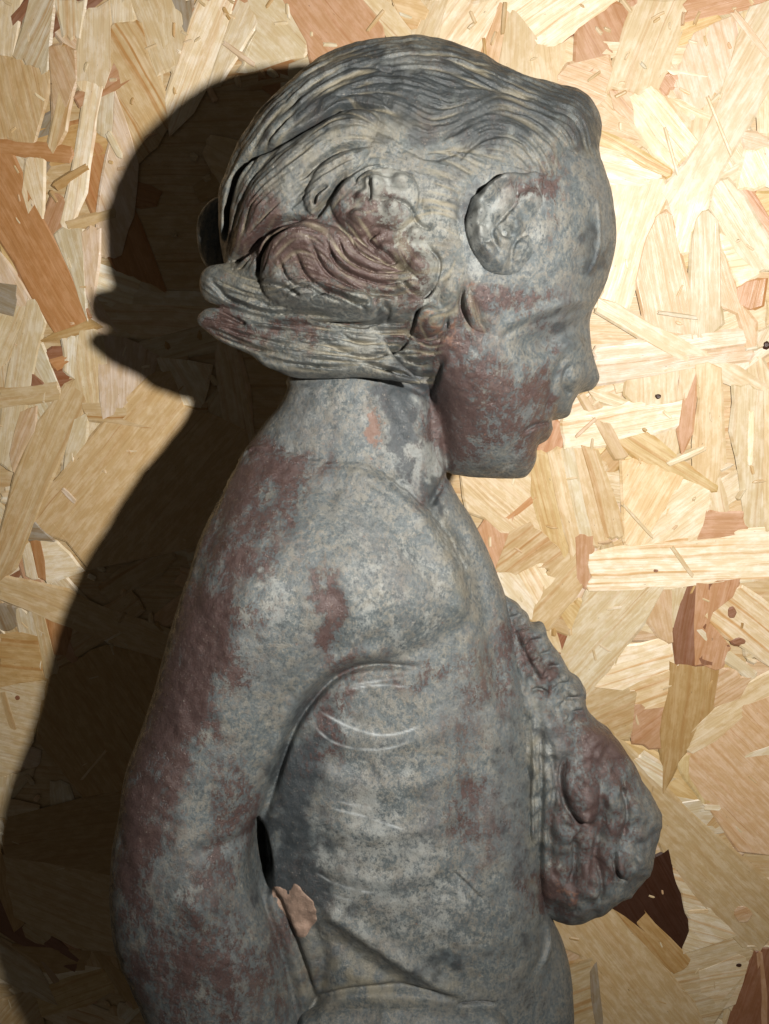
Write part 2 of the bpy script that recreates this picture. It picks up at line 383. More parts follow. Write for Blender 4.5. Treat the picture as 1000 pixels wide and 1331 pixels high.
 ('tan',.3,-5,[(0,505),(75,498),(78,518),(0,530)]),
 ('gcream',.2,-75,[(38,385),(52,398),(60,420),(42,490),(28,560),(15,612),(0,596),(5,520),(20,450)]),
 ('orange',.1,None,[(66,470),(88,464),(91,470),(74,479)]),
 ('redbr',.2,None,[(43,486),(58,500),(55,506),(42,507)]),
 ('bright',.4,60,[(205,466),(275,476),(262,530),(232,524)]),
 ('tan',.15,-48,[(130,556),(195,488),(222,482),(240,528),(320,560),(330,690),(115,738),(88,702),(60,692),(43,676),(64,636),(100,590)]),
 ('tan',.95,1,[(108,524),(270,527),(272,562),(190,556),(116,545)]),
 ('gcream',.1,None,[(98,545),(115,536),(112,575),(84,610),(88,580)]),
 ('peach',.2,-64,[(28,535),(48,528),(46,560),(18,612),(14,590)]),
 ('tan',.35,-62,[(86,501),(100,492),(113,520),(95,566),(60,640),(40,692),(20,738),(0,756),(0,700),(20,620),(50,550)]),
 ('grey',.6,5,[(43,675),(72,704),(31,701)]),
 ('orange',.3,None,[(41,704),(54,704),(61,754),(50,751)]),
 ('pale',.5,None,[(28,704),(42,704),(51,752),(36,748)]),
 ('bright',.15,-10,[(54,703),(75,705),(109,740),(62,757),(56,730)]),
 ('grey',.6,70,[(0,785),(22,790),(22,812),(0,825)]),
 ('pale',.2,None,[(20,792),(52,796),(56,825),(28,830)]),
 ('ochre',.6,3,[(0,826),(30,821),(50,826),(60,882),(0,893)]),
 ('tan',.3,None,[(43,795),(58,798),(76,875),(60,880)]),
 ('orange',.3,None,[(58,798),(95,810),(85,850),(72,850)]),
 ('tan',.2,20,[(0,747),(40,755),(90,767),(130,789),(250,830),(225,860),(70,807),(0,777)]),
 ('cream',.2,12,[(0,891),(62,884),(52,930),(25,1000),(0,1010)]),
 ('tan',.4,None,[(0,900),(8,898),(32,975),(24,985)]),
 ('gcream',.2,None,[(0,1012),(20,1005),(8,1060),(0,1060)]),
 ('ochre',.3,60,[(60,880),(140,840),(230,862),(200,1020),(110,1035),(50,960)]),
 ('ochre',.2,-12,[(5,1065),(150,1028),(210,1045),(200,1150),(60,1122),(8,1112)]),
 ('tan',.3,20,[(5,1112),(60,1120),(210,1150),(200,1240),(100,1230),(20,1190)]),
 ('ochre',.2,None,[(0,1100),(10,1130),(30,1200),(20,1210),(0,1160)]),
 ('pale',.3,36,[(0,1222),(50,1258),(75,1305),(40,1292),(0,1268)]),
 ('tan',.4,-50,[(0,1300),(40,1288),(60,1340),(0,1340)]),
]

board = bpy.data.objects.new('strand_board', None)
# board slab (core)
import bmesh
bm = bmesh.new()
bmesh.ops.create_cube(bm, size=1)
for v in bm.verts:
    v.co.x *= 1.3; v.co.z *= 1.5; v.co.y = v.co.y*0.012+0.006+0.0008
me = bpy.data.meshes.new('strand_board')
bm.to_mesh(me); bm.free()
uvl = me.uv_layers.new(name='grain')
for lp in me.loops: uvl.data[lp.index].uv = (me.vertices[lp.vertex_index].co.x, me.vertices[lp.vertex_index].co.z)
ca = me.color_attributes.new('tone', 'FLOAT_COLOR', 'POINT')
for d in ca.data: d.color = (*TONES['tan'], 0.4)
me.materials.append(WOOD)
board = bpy.data.objects.new('strand_board', me); COL.objects.link(board)
board['label'] = 'pale oriented strand board wall panel behind the lead figure'
board['category'] = 'board'

def add_strand(V, Fc, UV, tone, band, name='wood_strand'):
    me = build_mesh(name, V, Fc, UV, [(*tone, band)]*len(V), WOOD)
    o = bpy.data.objects.new(name, me); COL.objects.link(o); o.parent = board
    return o

def vary(t, r, a=0.06):
    f = 1+r.gauss(0, a); w = r.gauss(0, a*0.35)
    return (min(t[0]*f*(1+w), .9), min(t[1]*f, .85), min(t[2]*f*(1-w), .8))

NTR = len(S)
for i, (tk, band, ang, poly) in enumerate(S):
    pb = [px_to_board(*p) for p in poly]
    if ang is None:
        A = np.array(pb); A = A-A.mean(0); w, v = np.linalg.eigh(A.T@A); g = math.atan2(v[1, 1], v[0, 1])
    else: g = -math.radians(ang)
    r = random.Random(i)
    V, Fc, UV, c, ar = chip_geometry(pb, g, 0.00035, 0.00062+0.0000016*i+r.random()*0.00012, None, band,
                                     (r.gauss(0, .0035), r.gauss(0, .0035)), 0.5, i)
    add_strand(V, Fc, UV, vary(TONES[tk], r, .05), band)

# random strands below and around the traced ones
def rand_chip(cx, cy, r, small=False):
    L = r.uniform(0.03, 0.085)*(0.5 if small else 1); W = r.uniform(0.007, 0.022)*(0.5 if small else 1)
    a = r.uniform(0, math.pi); ca, sa = math.cos(a), math.sin(a)
    loc = [(-L/2, -W/2*r.uniform(.5, 1)), (-L*r.uniform(.1, .3), -W/2*r.uniform(.8, 1.1)), (L*.2, -W/2*r.uniform(.8, 1.1)), (L/2*r.uniform(.85, 1), -W/2*r.uniform(.3, 1)),
           (L/2, W/2*r.uniform(.0, .9)), (L*.2, W/2*r.uniform(.8, 1.1)), (-L*.2, W/2*r.uniform(.8, 1.1)), (-L/2*r.uniform(.85, 1.1), W/2*r.uniform(.2, .9))]
    return [(cx+x*ca-y*sa, cy+x*sa+y*ca) for x, y in loc], a
KEYS = ['pale']*5+['cream']*6+['bright']*3+['tan']*5+['gcream']*3+['peach']*2+['pinkpale']*2+['pinkor']*2+['ochre', 'orange', 'redbr', 'yel', 'grey']
r = random.Random(11)
# 140 individually built fill strands inside the picture
corn = [px_to_board(*p) for p in ((0, 0), (1000, 0), (0, 1331), (1000, 1331))]
x0 = min(c[0] for c in corn); x1 = max(c[0] for c in corn); y0 = min(c[1] for c in corn); y1 = max(c[1] for c in corn)
for i in range(66):
    cx, cy = r.uniform(x0-.01, x1+.01), r.uniform(y0-.01, y1+.01)
    poly, a = rand_chip(cx, cy, r)
    V, Fc, UV, c, ar = chip_geometry(poly, a, 0.0000, 0.00044+0.0000024*i, None, .4, (r.gauss(0, .002), r.gauss(0, .002)), 0.6, 1000+i)
    add_strand(V, Fc, UV, vary(TONES[r.choice(KEYS)], r), r.random()*.8)
for i in range(22):            # thin loose slivers on the face of the board
    px, py = r.choice([(r.uniform(0, 240), r.uniform(0, 1000)), (r.uniform(690, 1000), r.uniform(380, 1331)), (r.uniform(780, 1000), r.uniform(0, 700)), (r.uniform(200, 1000), r.uniform(0, 90))])
    cx, cy = px_to_board(px, py); L, W = r.uniform(.006, .026), r.uniform(.0006, .0028); a = r.uniform(0, math.pi)
    ca_, sa_ = math.cos(a), math.sin(a)
    loc = [(-L/2, W*.3), (-L*.45, -W*.4), (L*.1, -W*.5), (L*.5, -W*.4), (L*.46, W*.05), (L/2, W*.4), (0, W*.5), (-L*.42, W*.45)]
    poly = [(cx+x*ca_-y*sa_, cy+x*sa_+y*ca_) for x, y in loc]
    V, Fc, UV, c, ar = chip_geometry(poly, a, 0.0, 0.00112+0.000002*i, None, .3, (0, 0), 0.4, 3000+i)
    add_strand(V, Fc, UV, vary(TONES[r.choice(['bright', 'bright', 'pale', 'pale', 'cream', 'tan', 'pinkpale', 'ochre'])], r), .3, 'wood_sliver')
for i, (px, py, rx, ry, tk) in enumerate([(965,1187,11,10,'peach'),(966,1188,6,5,'pinkor'),(951,795,5,7,'redbr'),(960,833,8,4,'redbr'),(996,448,3,3,'dark'),(852,741,3,2,'redbr'),
        (960,1253,3,2,'dark'),(855,515,3,2,'dark'),(24,906,3,3,'redbr')]):
    poly = [px_to_board(px+rx*math.cos(t*.5236)*r.uniform(.85, 1.1), py+ry*math.sin(t*.5236)*r.uniform(.85, 1.1)) for t in range(12)]
    V, Fc, UV, c, ar = chip_geometry(poly, .5, 0.0004, 0.00098+0.000003*i, None, .6, (0, 0), 0.2, 7000+i)
    add_strand(V, Fc, UV, TONES[tk], .6, 'knot')
AV, AF, AU, AT = [], [], [], []
for i in range(2600):
    cx, cy = r.uniform(-.6, .6), r.uniform(-.7, .7)
    poly, a = rand_chip(cx, cy, r, i % 4 == 0)
    V, Fc, UV, c, ar = chip_geometry(poly, a, -0.0005, -0.0002+0.00000022*i, None, .4, (0, 0), 0.6, 5000+i)
    o = len(AV); AV += V; AU += UV; AF += [tuple(k+o for k in f) for f in Fc]
    t = vary(TONES[r.choice(KEYS)], r); bnd = r.random()*.8
    AT += [(*t, bnd)]*len(V)
for i in range(250):           # crumbs and torn fibres between the strands
    k = r.random()
    px, py = (r.uniform(-30, 330), r.uniform(-30, 1350)) if k < .35 else ((r.uniform(640, 1030), r.uniform(-30, 1350)) if k < .85 else (r.uniform(200, 900), r.uniform(-20, 160)))
    px += 25*math.sin(py*.05+px*.03); cx, cy = px_to_board(px, py)
    L, W = r.uniform(.0012, .0055), r.uniform(.0003, .0010); a = r.choice([.4, 1.2, 1.9, 2.6])+r.gauss(0, .35); ca_, sa_ = math.cos(a), math.sin(a)
    loc = [(-L/2, W*.3), (-L*.45, -W*.4), (L*.48, -W*.35), (L*.5, W*.3), (0, W*.5)]
    V, Fc, UV, c, ar = chip_geometry([(cx+x*ca_-y*sa_, cy+x*sa_+y*ca_) for x, y in loc], a, 0.0002, 0.0010+0.0000001*i, None, .3, (0, 0), 0.2, 9000+i)
    o = len(AV); AV += V; AU += UV; AF += [tuple(q+o for q in f) for f in Fc]
    t = vary(TONES[r.choice(['bright', 'pale', 'pale', 'cream', 'cream', 'gcream', 'tan', 'ochre', 'peach'])], r); AT += [(*t, .4)]*len(V)
me = build_mesh('strand_layer', AV, AF, AU, AT, WOOD)
o = bpy.data.objects.new('strand_layer', me); COL.objects.link(o); o.parent = board; o['kind'] = 'stuff'

# ------------------------------------------------------------------ sculpting tools (implicit volumes, in 0.25 mm units)
UNIT = 0.00025
KS = 0.25                      # the figure stands parallel to the board, the camera looks down on it
def wc0(v): return -KS*v
def to_uv(P, off=0.0, slope=(0, 0), ref=(500, 665)):
    """outline in photograph pixels -> (u, v) on the part's own mid plane"""
    P = np.asarray(P, float); out = np.empty_like(P)
    for i, (px, py) in enumerate(P):
        o = off + slope[0]*(px-ref[0]) + slope[1]*(py-ref[1])
        q = py-CY; v = q
        for _ in range(8):
            s = (F-wc0(v)-o)/F; v = q*s
        out[i] = ((px-CX)*s, v)
    return out
def smooth_loop(P, n=6):
    P = np.asarray(P, float); N = len(P); out = []
    for i in range(N):
        p0, p1, p2, p3 = P[i-1], P[i], P[(i+1) % N], P[(i+2) % N]
        for j in range(n):
            t = j/n
            out.append(0.5*((2*p1)+(-p0+p2)*t+(2*p0-5*p1+4*p2-p3)*t*t+(-p0+3*p1-3*p2+p3)*t**3))
    return np.array(out)
def smooth_line(P, n=8):
    P = np.asarray(P, float); Q = np.vstack([2*P[0]-P[1], P, 2*P[-1]-P[-2]]); out = []
    for i in range(1, len(Q)-2):
        p0, p1, p2, p3 = Q[i-1:i+3]
        for j in range(n):
            t = j/n
            out.append(0.5*((2*p1)+(-p0+p2)*t+(2*p0-5*p1+4*p2-p3)*t*t+(-p0+3*p1-3*p2+p3)*t**3))
    out.append(P[-1]); return np.array(out)
def poly_sd(P, X, Y):
    """signed distance, positive inside"""
    d = np.full(X.shape, 1e12, np.float32); ins = np.zeros(X.shape, bool)
    N = len(P)
    for i in range(N):
        ax, ay = P[i]; bx, by = P[(i+1) % N]
        ex, ey = bx-ax, by-ay; L = ex*ex+ey*ey
        if L < 1e-9: continue
        wx, wy = X-ax, Y-ay
        t = np.clip((wx*ex+wy*ey)/L, 0, 1)
        np.minimum(d, (wx-ex*t)**2+(wy-ey*t)**2, out=d)
        if ay != by:
            c = ((Y >= ay) != (Y >= by)) & (X < ax+(Y-ay)*ex/ey)
            ins ^= c
    d = np.sqrt(d)
    return np.where(ins, d, -d)
def blur(A, s):
    if s <= 0: return A
    n = int(3*s)+1; k = np.exp(-0.5*(np.arange(-n, n+1)/s)**2); k /= k.sum()
    for ax in (0, 1):
        pad = [(0, 0), (0, 0)]; pad[ax] = (n, n)
        B = np.pad(A, pad, mode='edge'); out = np.zeros_like(A)
        for i, w in enumerate(k):
            sl = [slice(None)]*2; sl[ax] = slice(i, i+A.shape[ax]); out += w*B[tuple(sl)]
        A = out
    return A
def sstep(x, a, b):
    t = np.clip((x-a)/(b-a), 0, 1); return t*t*(3-2*t)
def bil(A, fx, fy):
    """sample A[x, y] at float indices"""
    fx = np.clip(fx, 0, A.shape[0]-1.001); fy = np.clip(fy, 0, A.shape[1]-1.001)
    ix = fx.astype(np.int32); iy = fy.astype(np.int32); tx = (fx-ix).astype(np.float32); ty = (fy-iy).astype(np.float32)
    return (A[ix, iy]*(1-tx)+A[ix+1, iy]*tx)*(1-ty)+(A[ix, iy+1]*(1-tx)+A[ix+1, iy+1]*tx)*ty
def poisson(mask, h, iters):
    levels = [(mask, h)]
    while min(levels[-1][0].shape) > 24:
        m = levels[-1][0]; levels.append((m[::2, ::2], levels[-1][1]*2))
    u = None
    for m, hh in reversed(levels):
        if u is None: u = np.zeros(m.shape, np.float32)
        else:
            gx, gy = np.meshgrid(np.arange(m.shape[0])/2, np.arange(m.shape[1])/2, indexing='ij')
            u = bil(np.pad(u, 1, mode='edge')[1:, 1:], gx, gy)
        mf = m.astype(np.float32)
        for _ in range(iters):
            p = np.pad(u, 1)
            u = 0.25*(p[2:, 1:-1]+p[:-2, 1:-1]+p[1:-1, 2:]+p[1:-1, :-2]+hh*hh)*mf
    return u

class Grid:
    def __init__(s, u0, u1, v0, v1, du):
        s.u = np.arange(u0, u1, du, dtype=np.float32); s.v = np.arange(v0, v1, du, dtype=np.float32); s.du = du
        s.U, s.V = np.meshgrid(s.u, s.v, indexing='ij')
def inflate(g, P, hmax, power=1.0):
    """smooth swelling of an outline: returns H2 (squared half thickness, negative outside)"""
    d = poly_sd(P, g.U, g.V)
    st = max(1, int(round(4/g.du)))
    dc = d[::st, ::st]; h = st*g.du
    u = poisson(dc > 0, h, 260)
    rat = np.where(dc > h*0.8, u/np.maximum(dc, h*.8), 0); wt = (dc > h*0.8).astype(np.float32)
    rb = blur(rat.astype(np.float32), 1.6)/np.maximum(blur(wt, 1.6), 1e-3)
    fx, fy = np.meshgrid(np.arange(len(g.u))/st, np.arange(len(g.v))/st, indexing='ij')
    R = bil(rb, fx, fy); Uf = bil(u, fx, fy)
    far = (wt < .5) & (blur(wt, 1.6) < .02)
    rm = float(np.median(rb[(dc > 0)]))
    R = np.where(bil(far.astype(np.float32), fx, fy) > .3, rm, np.maximum(R, 0.2*rm))
    t = sstep(d, 1.5*h, 5*h)
    H = np.where(d > 0, d*R*(1-t)+Uf*t, d*R)
    mx = H.max()
    H = np.where(H > 0, mx*(np.maximum(H, 0)/mx)**power, H)
    return (H*(hmax*hmax/mx)).astype(np.float32), d
def grad(A, du):
    gx, gy = np.gradient(A, du); return np.sqrt(gx*gx+gy*gy)
def sd_part(H, G, wcm, w):
    dw = w[None, None, :]-wcm[:, :, None]
    f = dw*dw; n = np.sqrt(4*f+(G*G+25.0)[:, :, None]); f -= H[:, :, None]; f /= n
    return f
def smin(a, b, k):
    h = np.clip(0.5+0.5*(b-a)/k, 0, 1); return b+(a-b)*h-k*h*(1-h)

def surface_nets(Fd, u, v, w):
    s = Fd < 0
    c = np.zeros(tuple(n-1 for n in s.shape), np.uint8)
    for i in (0, 1):
        for j in (0, 1):
            for k in (0, 1):
                c += s[i:s.shape[0]-1+i, j:s.shape[1]-1+j, k:s.shape[2]-1+k]
    act = np.argwhere((c > 0) & (c < 8)); del c
    I, J, K = act.T
    cid = np.full(tuple(n-1 for n in s.shape), -1, np.int32); cid[I, J, K] = np.arange(len(act), dtype=np.int32)
    corner = {(i, j, k): Fd[I+i, J+j, K+k] for i in (0, 1) for j in (0, 1) for k in (0, 1)}
    acc = np.zeros((len(act), 3), np.float32); cnt = np.zeros(len(act), np.float32)
    for a in corner:
        for ax in range(3):
            if a[ax] == 1: continue
            b = list(a); b[ax] = 1; b = tuple(b)
            A, B = corner[a], corner[b]; cr = (A < 0) != (B < 0)
            t = np.where(cr, A/np.where(cr, A-B, 1), 0)
            p = np.empty((len(act), 3), np.float32)
            for q in range(3): p[:, q] = a[q]
            p[:, ax] += t
            acc += np.where(cr[:, None], p, 0); cnt += cr
    pos = acc/cnt[:, None]
    fu, fv, fw = I+pos[:, 0], J+pos[:, 1], K+pos[:, 2]
    verts = np.stack([u[0]+fu*(u[1]-u[0]), v[0]+fv*(v[1]-v[0]), w[0]+fw*(w[1]-w[0])], 1)
    quads = []
    for ax in range(3):
        sl0 = [slice(1, -1)]*3; sl1 = [slice(1, -1)]*3
        sl0[ax] = slice(0, -1); sl1[ax] = slice(1, None)
        A = s[tuple(sl0)]; B = s[tuple(sl1)]
        e = np.argwhere(A != B); off = [1, 1, 1]; off[ax] = 0
        e = e+np.array(off)
        inside = s[e[:, 0], e[:, 1], e[:, 2]]
        b, c2 = [(1, 2), (2, 0), (0, 1)][ax]
        def cell(db, dc):
            q = e.copy(); q[:, b] -= db; q[:, c2] -= dc
            return cid[q[:, 0], q[:, 1], q[:, 2]]
        Q = np.stack([cell(1, 1), cell(0, 1), cell(0, 0), cell(1, 0)], 1)
        Q[~inside] = Q[~inside][:, ::-1]
        quads.append(Q)
    quads = np.concatenate(quads); quads = quads[(quads >= 0).all(1)]
    return verts, quads

# ---- painting in photograph pixels (maps of 1000 x 1600, index [x, y])
PW, PH = 1000, 1600
PX, PY = np.meshgrid(np.arange(PW, dtype=np.float32), np.arange(PH, dtype=np.float32), indexing='ij')
def stroke(M, pts, width, amt, taper=True, add=True):
    L = smooth_line(pts); n = len(L)
    x0, y0 = np.maximum(L.min(0)-4*width-2, 0).astype(int); x1, y1 = (L.max(0)+4*width+3).astype(int)
    x1 = min(x1, PW); y1 = min(y1, PH)
    X, Y = PX[x0:x1, y0:y1], PY[x0:x1, y0:y1]
    best = np.full(X.shape, 1e9, np.float32); par = np.zeros(X.shape, np.float32)
    for i in range(n-1):
        a, b = L[i], L[i+1]; e = b-a; ll = max(e@e, 1e-6)
        t = np.clip(((X-a[0])*e[0]+(Y-a[1])*e[1])/ll, 0, 1)
        d = (X-a[0]-e[0]*t)**2+(Y-a[1]-e[1]*t)**2
        m = d < best; best = np.where(m, d, best); par = np.where(m, (i+t)/(n-1), par)
    f = np.exp(-best/(2*width*width*0.36))
    if taper: f = f*np.clip(np.minimum(par, 1-par)*6+.15, 0, 1)
    if add: M[x0:x1, y0:y1] += amt*f
    else: M[x0:x1, y0:y1] = np.maximum(M[x0:x1, y0:y1], amt*f)
def blob(M, x, y, rx, ry, amt, ang=0, p=2.0):
    c, s = math.cos(math.radians(ang)), math.sin(math.radians(ang))
    R = int(3*max(rx, ry))
    x0, x1, y0, y1 = max(0, int(x-R)), min(PW, int(x+R)), max(0, int(y-R)), min(PH, int(y+R))
    X, Y = PX[x0:x1, y0:y1]-x, PY[x0:x1, y0:y1]-y
    q = ((X*c+Y*s)/rx)**2+((-X*s+Y*c)/ry)**2
    M[x0:x1, y0:y1] += amt*np.exp(-0.5*q**(p/2))
def pillow(M, poly, height, R, pw=0.5):
    P = smooth_loop(poly, 5); x0, y0 = np.maximum(P.min(0)-2, 0).astype(int); x1, y1 = (P.max(0)+3).astype(int)
    x1 = min(x1, PW); y1 = min(y1, PH)
    d = poly_sd(P, PX[x0:x1, y0:y1], PY[x0:x1, y0:y1]); t = np.clip(d/R, 0, 1)
    M[x0:x1, y0:y1] += height*(1-(1-t)**2)**pw*(d > 0)
def noise2(sigma, seed):
    g = np.random.default_rng(seed).standard_normal((PW, PH)).astype(np.float32)
    g = blur(g, sigma); return g/g.std()
def lic(guides, region, seed, length=26, sigma=1.5, reach=28.0):
    """noise smeared along guide strokes, inside region (x0, x1, y0, y1)"""
    x0, x1, y0, y1 = region
    X, Y = PX[x0:x1, y0:y1], PY[x0:x1, y0:y1]
    vx = np.zeros(X.shape, np.float32); vy = np.zeros(X.shape, np.float32)
    for gpts in guides:
        L = smooth_line(gpts, 3)
        for i in range(len(L)-1):
            a, b = L[i], L[i+1]; e = b-a; e = e/max(np.hypot(*e), 1e-6); m = (a+b)/2
            w = 1/(((X-m[0])**2+(Y-m[1])**2)/reach**2+0.05)**2
            vx += w*(e[0]*e[0]-e[1]*e[1]); vy += w*2*e[0]*e[1]
    th = 0.5*np.arctan2(vy, vx); c2, s2 = np.cos(2*th), np.sin(2*th)
    g = np.random.default_rng(seed).standard_normal(X.shape).astype(np.float32); g = blur(g, sigma)
    out = g.copy()
    gx, gy = np.meshgrid(np.arange(X.shape[0], dtype=np.float32), np.arange(X.shape[1], dtype=np.float32), indexing='ij')
    for sgn in (1, -1):
        cx, cy = gx.copy(), gy.copy()
        for k in range(length):
            t = 0.5*np.arctan2(bil(s2, cx, cy), bil(c2, cx, cy)); a, b = np.cos(t), np.sin(t)
            if k == 0: a, b = sgn*a, sgn*b
            else:
                fl_ = np.where(a*pa+b*pb < 0, -1, 1); a, b = a*fl_, b*fl_
            pa, pb = a, b
            cx = cx+a; cy = cy+b
            out += bil(g, cx, cy)*(1-k/length)
    out -= out.mean(); return out/out.std()

# ------------------------------------------------------------------ outlines of the figure
HEAD = [(377,487),(340,452),(308,400),(290,345),(284,300),(284,255),(293,231),(305,201),(320,174),(341,147),(362,123),(386,99),(416,75),
 (452,60),(494,51),(530,46.5),(549,48),(586,58),(619,71),(648,89),(681,112),(711,121),(744,123),(764,135),(777,156),(781,176),(776,216),
 (787,248),(795,281),(798.6,310),(797,334),(787,373),(774,399),(767,416),(766,442),(769,462),(777,482),(779.5,495),(770.6,508),(754,513),
 (746,525),(741,541),(732.6,546),(718,548),(716,552),(718,561),(711,574),(698,582.5),(696,600),(688,617),(675,623),(632,622),(599,619),
 (579,612),(563,570),(548,520),(490,500),(430,492)]
TORSO = [(430,420),(377,487),(374,508),(362,532),(344,553),(325,590),(302,660),(290,760),(285,900),(290,1050),(310,1200),(330,1520),(690,1520),
 (728,1420),(742,1340),(741,1266),(732,1224),(719,1195),(706,1150),(700,1050),(697,1000),(693,946),(686,899),(668,830),(657,779),(644,741),
 (630,708),(612,672),(592,642),(578,605),(580,540),(570,460),(500,410)]
ARM = [(425,610),(352,590),(322,592),(301,620),(276,658),(259,697),(248,742),(234,788),(217,847),(206,889),(190,941),(173,992),(168,1039),
 (159,1083),(156,1131),(157,1171),(162,1202),(173,1229),(190,1270),(210,1317),(247,1420),(290,1520),(430,1520),(425,1400),(406,1318),(390,1258),
 (370,1202),(350,1158),(331,1108),(337,1075),(354,1026),(370,982),(390,938),(416,900),(448,876),(500,866),(560,850),(600,800),(590,730),
 (550,670),(480,615)]
BUNDLE = [(640,770),(662,778),(684,794),(689,808),(704,812),(716,832),(731,850),(739,873),(752,886),(762,920),(778,937),(803,962),(829,1004),
 (854,1050),(851,1090),(838,1127),(817,1158),(796,1160),(775,1181),(741,1194),(703,1186),(680,1170),(650,1050),(645,950),(635,860)]
DRAPE = [(385,1345),(408,1312),(450,1299),(520,1296),(590,1303),(650,1318),(672,1400),(660,1520),(390,1520)]

HEAD = [(x, y+max(0, 200-y)*0.10*max(0.0, min(1.0, (745-x)/90))) for x, y in HEAD]   # crown swells in front of the outline
HAIRMASK = [(150,520),(150,10),(800,10),(800,190),(762,205),(738,192),(726,215),(718,232),(660,214),(615,235),(601,290),(612,345),(618,372),(640,420),(637,444),(600,434),(586,441),(579,462),(573,503),(530,505),(480,487),(440,490),(377,492),(330,470)]
def cam_to_world(a):
    u, v, w = a[:, 0].astype(np.float64), a[:, 1].astype(np.float64), a[:, 2].astype(np.float64)
    R = np.array([list(right), list(up), list(-fwd)]).T
    L = np.stack([u, -v, -(F-w)], 1)*UNIT
    return L@R.T+np.array(CAM)
root = bpy.data.objects.new('child_statue', None); COL.objects.link(root)
bp = cam_to_world(np.array([to_uv([(520, 1520)])[0].tolist()+[-250.0]]))[0]
root.location = bp; root.empty_display_size = .02
root['label'] = 'weathered grey lead statue of a child seen in profile, head bowed'
root['category'] = 'statue'

def make_part(name, verts, quads, colmaps, mat, parent=root):
    me = bpy.data.meshes.new(name)
    wv = (cam_to_world(verts)-bp).astype(np.float32)
    nv, nq = len(wv), len(quads)
    me.vertices.add(nv); me.vertices.foreach_set('co', wv.ravel())
    me.loops.add(nq*4); me.loops.foreach_set('vertex_index', quads.astype(np.int32).ravel())
    me.polygons.add(nq); me.polygons.foreach_set('loop_start', np.arange(0, nq*4, 4, dtype=np.int32))
    me.polygons.foreach_set('use_smooth', np.ones(nq, bool))
    me.update(calc_edges=True)
    for k, arr in colmaps.items():
        c = me.color_attributes.new(k, 'FLOAT_COLOR', 'POINT'); c.data.foreach_set('color', np.ascontiguousarray(arr, np.float32).ravel())
    me.materials.append(mat)
    o = bpy.data.objects.new(name, me); COL.objects.link(o); o.parent = parent
    return o

# ---------------------------------------------------------------- relief maps
RB = np.zeros((PW, PH), np.float32)      # body relief (pixels of height)
stroke(RB, [(648,447),(662,432),(685,421),(714,411),(751,401),(778,396)], 6, -3.5)
blob(RB, 728, 432, 34, 14, -15, -18); blob(RB, 690, 447, 22, 13, -8)
blob(RB, 745, 440, 12, 9, 5)
stroke(RB, [(655,425),(690,410),(730,398),(775,388)], 9, 5)
blob(RB, 752, 494, 10, 9, 8); stroke(RB, [(744,472),(735,486),(735,503),(746,513)], 4, -4.5)
stroke(RB, [(738,455),(724,485),(715,515),(708,540)], 7, -5)
blob(RB, 632, 525, 52, 58, 16); blob(RB, 612, 480, 45, 30, 4)
stroke(RB, [(717,549),(702,551),(688,557),(680,563)], 3, -6); stroke(RB, [(716,571),(703,576),(692,580)], 3.5, -3)
blob(RB, 690, 600, 14, 10, 4); blob(RB, 700, 563, 10, 6, 3)
stroke(RB, [(776,255),(780,300),(776,335),(765,357)], 2.6, 3.5)
blob(RB, 730, 300, 30, 45, 5)
stroke(RB, [(585,612),(576,628),(566,645),(556,662)], 6, -10); blob(RB, 566, 600, 8, 20, -6)
stroke(RB, [(578,458),(562,500),(560,550),(570,600)], 7, -9); stroke(RB, [(470,500),(490,560),(500,600)], 10, -4); stroke(RB, [(500,500),(530,550),(556,610)], 14, 6); stroke(RB, [(520,495),(560,520),(568,570)], 7, -7)
stroke(RB, [(430,608),(500,635),(555,690),(590,760),(606,830)], 18, 8); stroke(RB, [(560,655),(600,705),(625,770),(642,850),(650,930)], 16, -7)
stroke(RB, [(430,760),(440,810),(425,860)], 14, -5); stroke(RB, [(330,760),(300,850),(265,950)], 25, 5)
stroke(RB, [(300,640),(268,720),(250,800)], 14, -3)
stroke(RB, [(545,868),(484,866),(440,880),(407,912),(382,950),(362,1005),(345,1062)], 5, -14); stroke(RB, [(520,850),(470,850),(425,870),(390,905),(366,950),(346,1005)], 12, 7)
blob(RB, 341, 1116, 8.5, 32, -70, -8, 4); stroke(RB, [(352,1150),(372,1195),(394,1255),(410,1315)], 6, -12)
for yy, a in ((940, 3), (1000, 3.5), (1060, 4), (1120, 3.5)):
    stroke(RB, [(400,yy),(470,yy+22),(540,yy+20),(610,yy-5)], 14, a)
stroke(RB, [(588,1133),(606,1148),(628,1168)], 2.2, -3.5)
stroke(RB, [(415,1180),(450,1200),(500,1235),(555,1270),(605,1296)], 12, 10); stroke(RB, [(425,1215),(480,1255),(540,1290)], 15, -9)
stroke(RB, [(395,1185),(420,1240),(415,1290),(400,1330)], 12, -8)
stroke(RB, [(594,1306),(618,1303),(644,1303)], 2.4, -7)
stroke(RB, [(398,1322),(425,1298),(470,1288),(530,1288),(592,1297)], 6, -12); blob(RB, 705, 1290, 20, 25, -8); stroke(RB, [(700,1195),(708,1230),(690,1280)], 8, -4); stroke(RB, [(712,1195),(716,1225),(706,1260)], 4, 4)
stroke(RB, [(600,900),(615,1000),(600,1100),(570,1180)], 26, -5); blob(RB, 640, 1180, 45, 70, 8)
blob(RB, 270, 1160, 45, 40, 6); blob(RB, 300, 1225, 48, 75, 12, -22); blob(RB, 330, 1130, 16, 22, 6, -20); stroke(RB, [(345,1068),(318,1088),(285,1100),(250,1110)], 10, -6); blob(RB, 258, 1168, 18, 16, 5)
nA, nB, nC = noise2(3.2, 1), noise2(8, 2), noise2(22, 3)
RB += 0.35*nA+0.5*nB+1.0*nC
rp = np.random.default_rng(5)
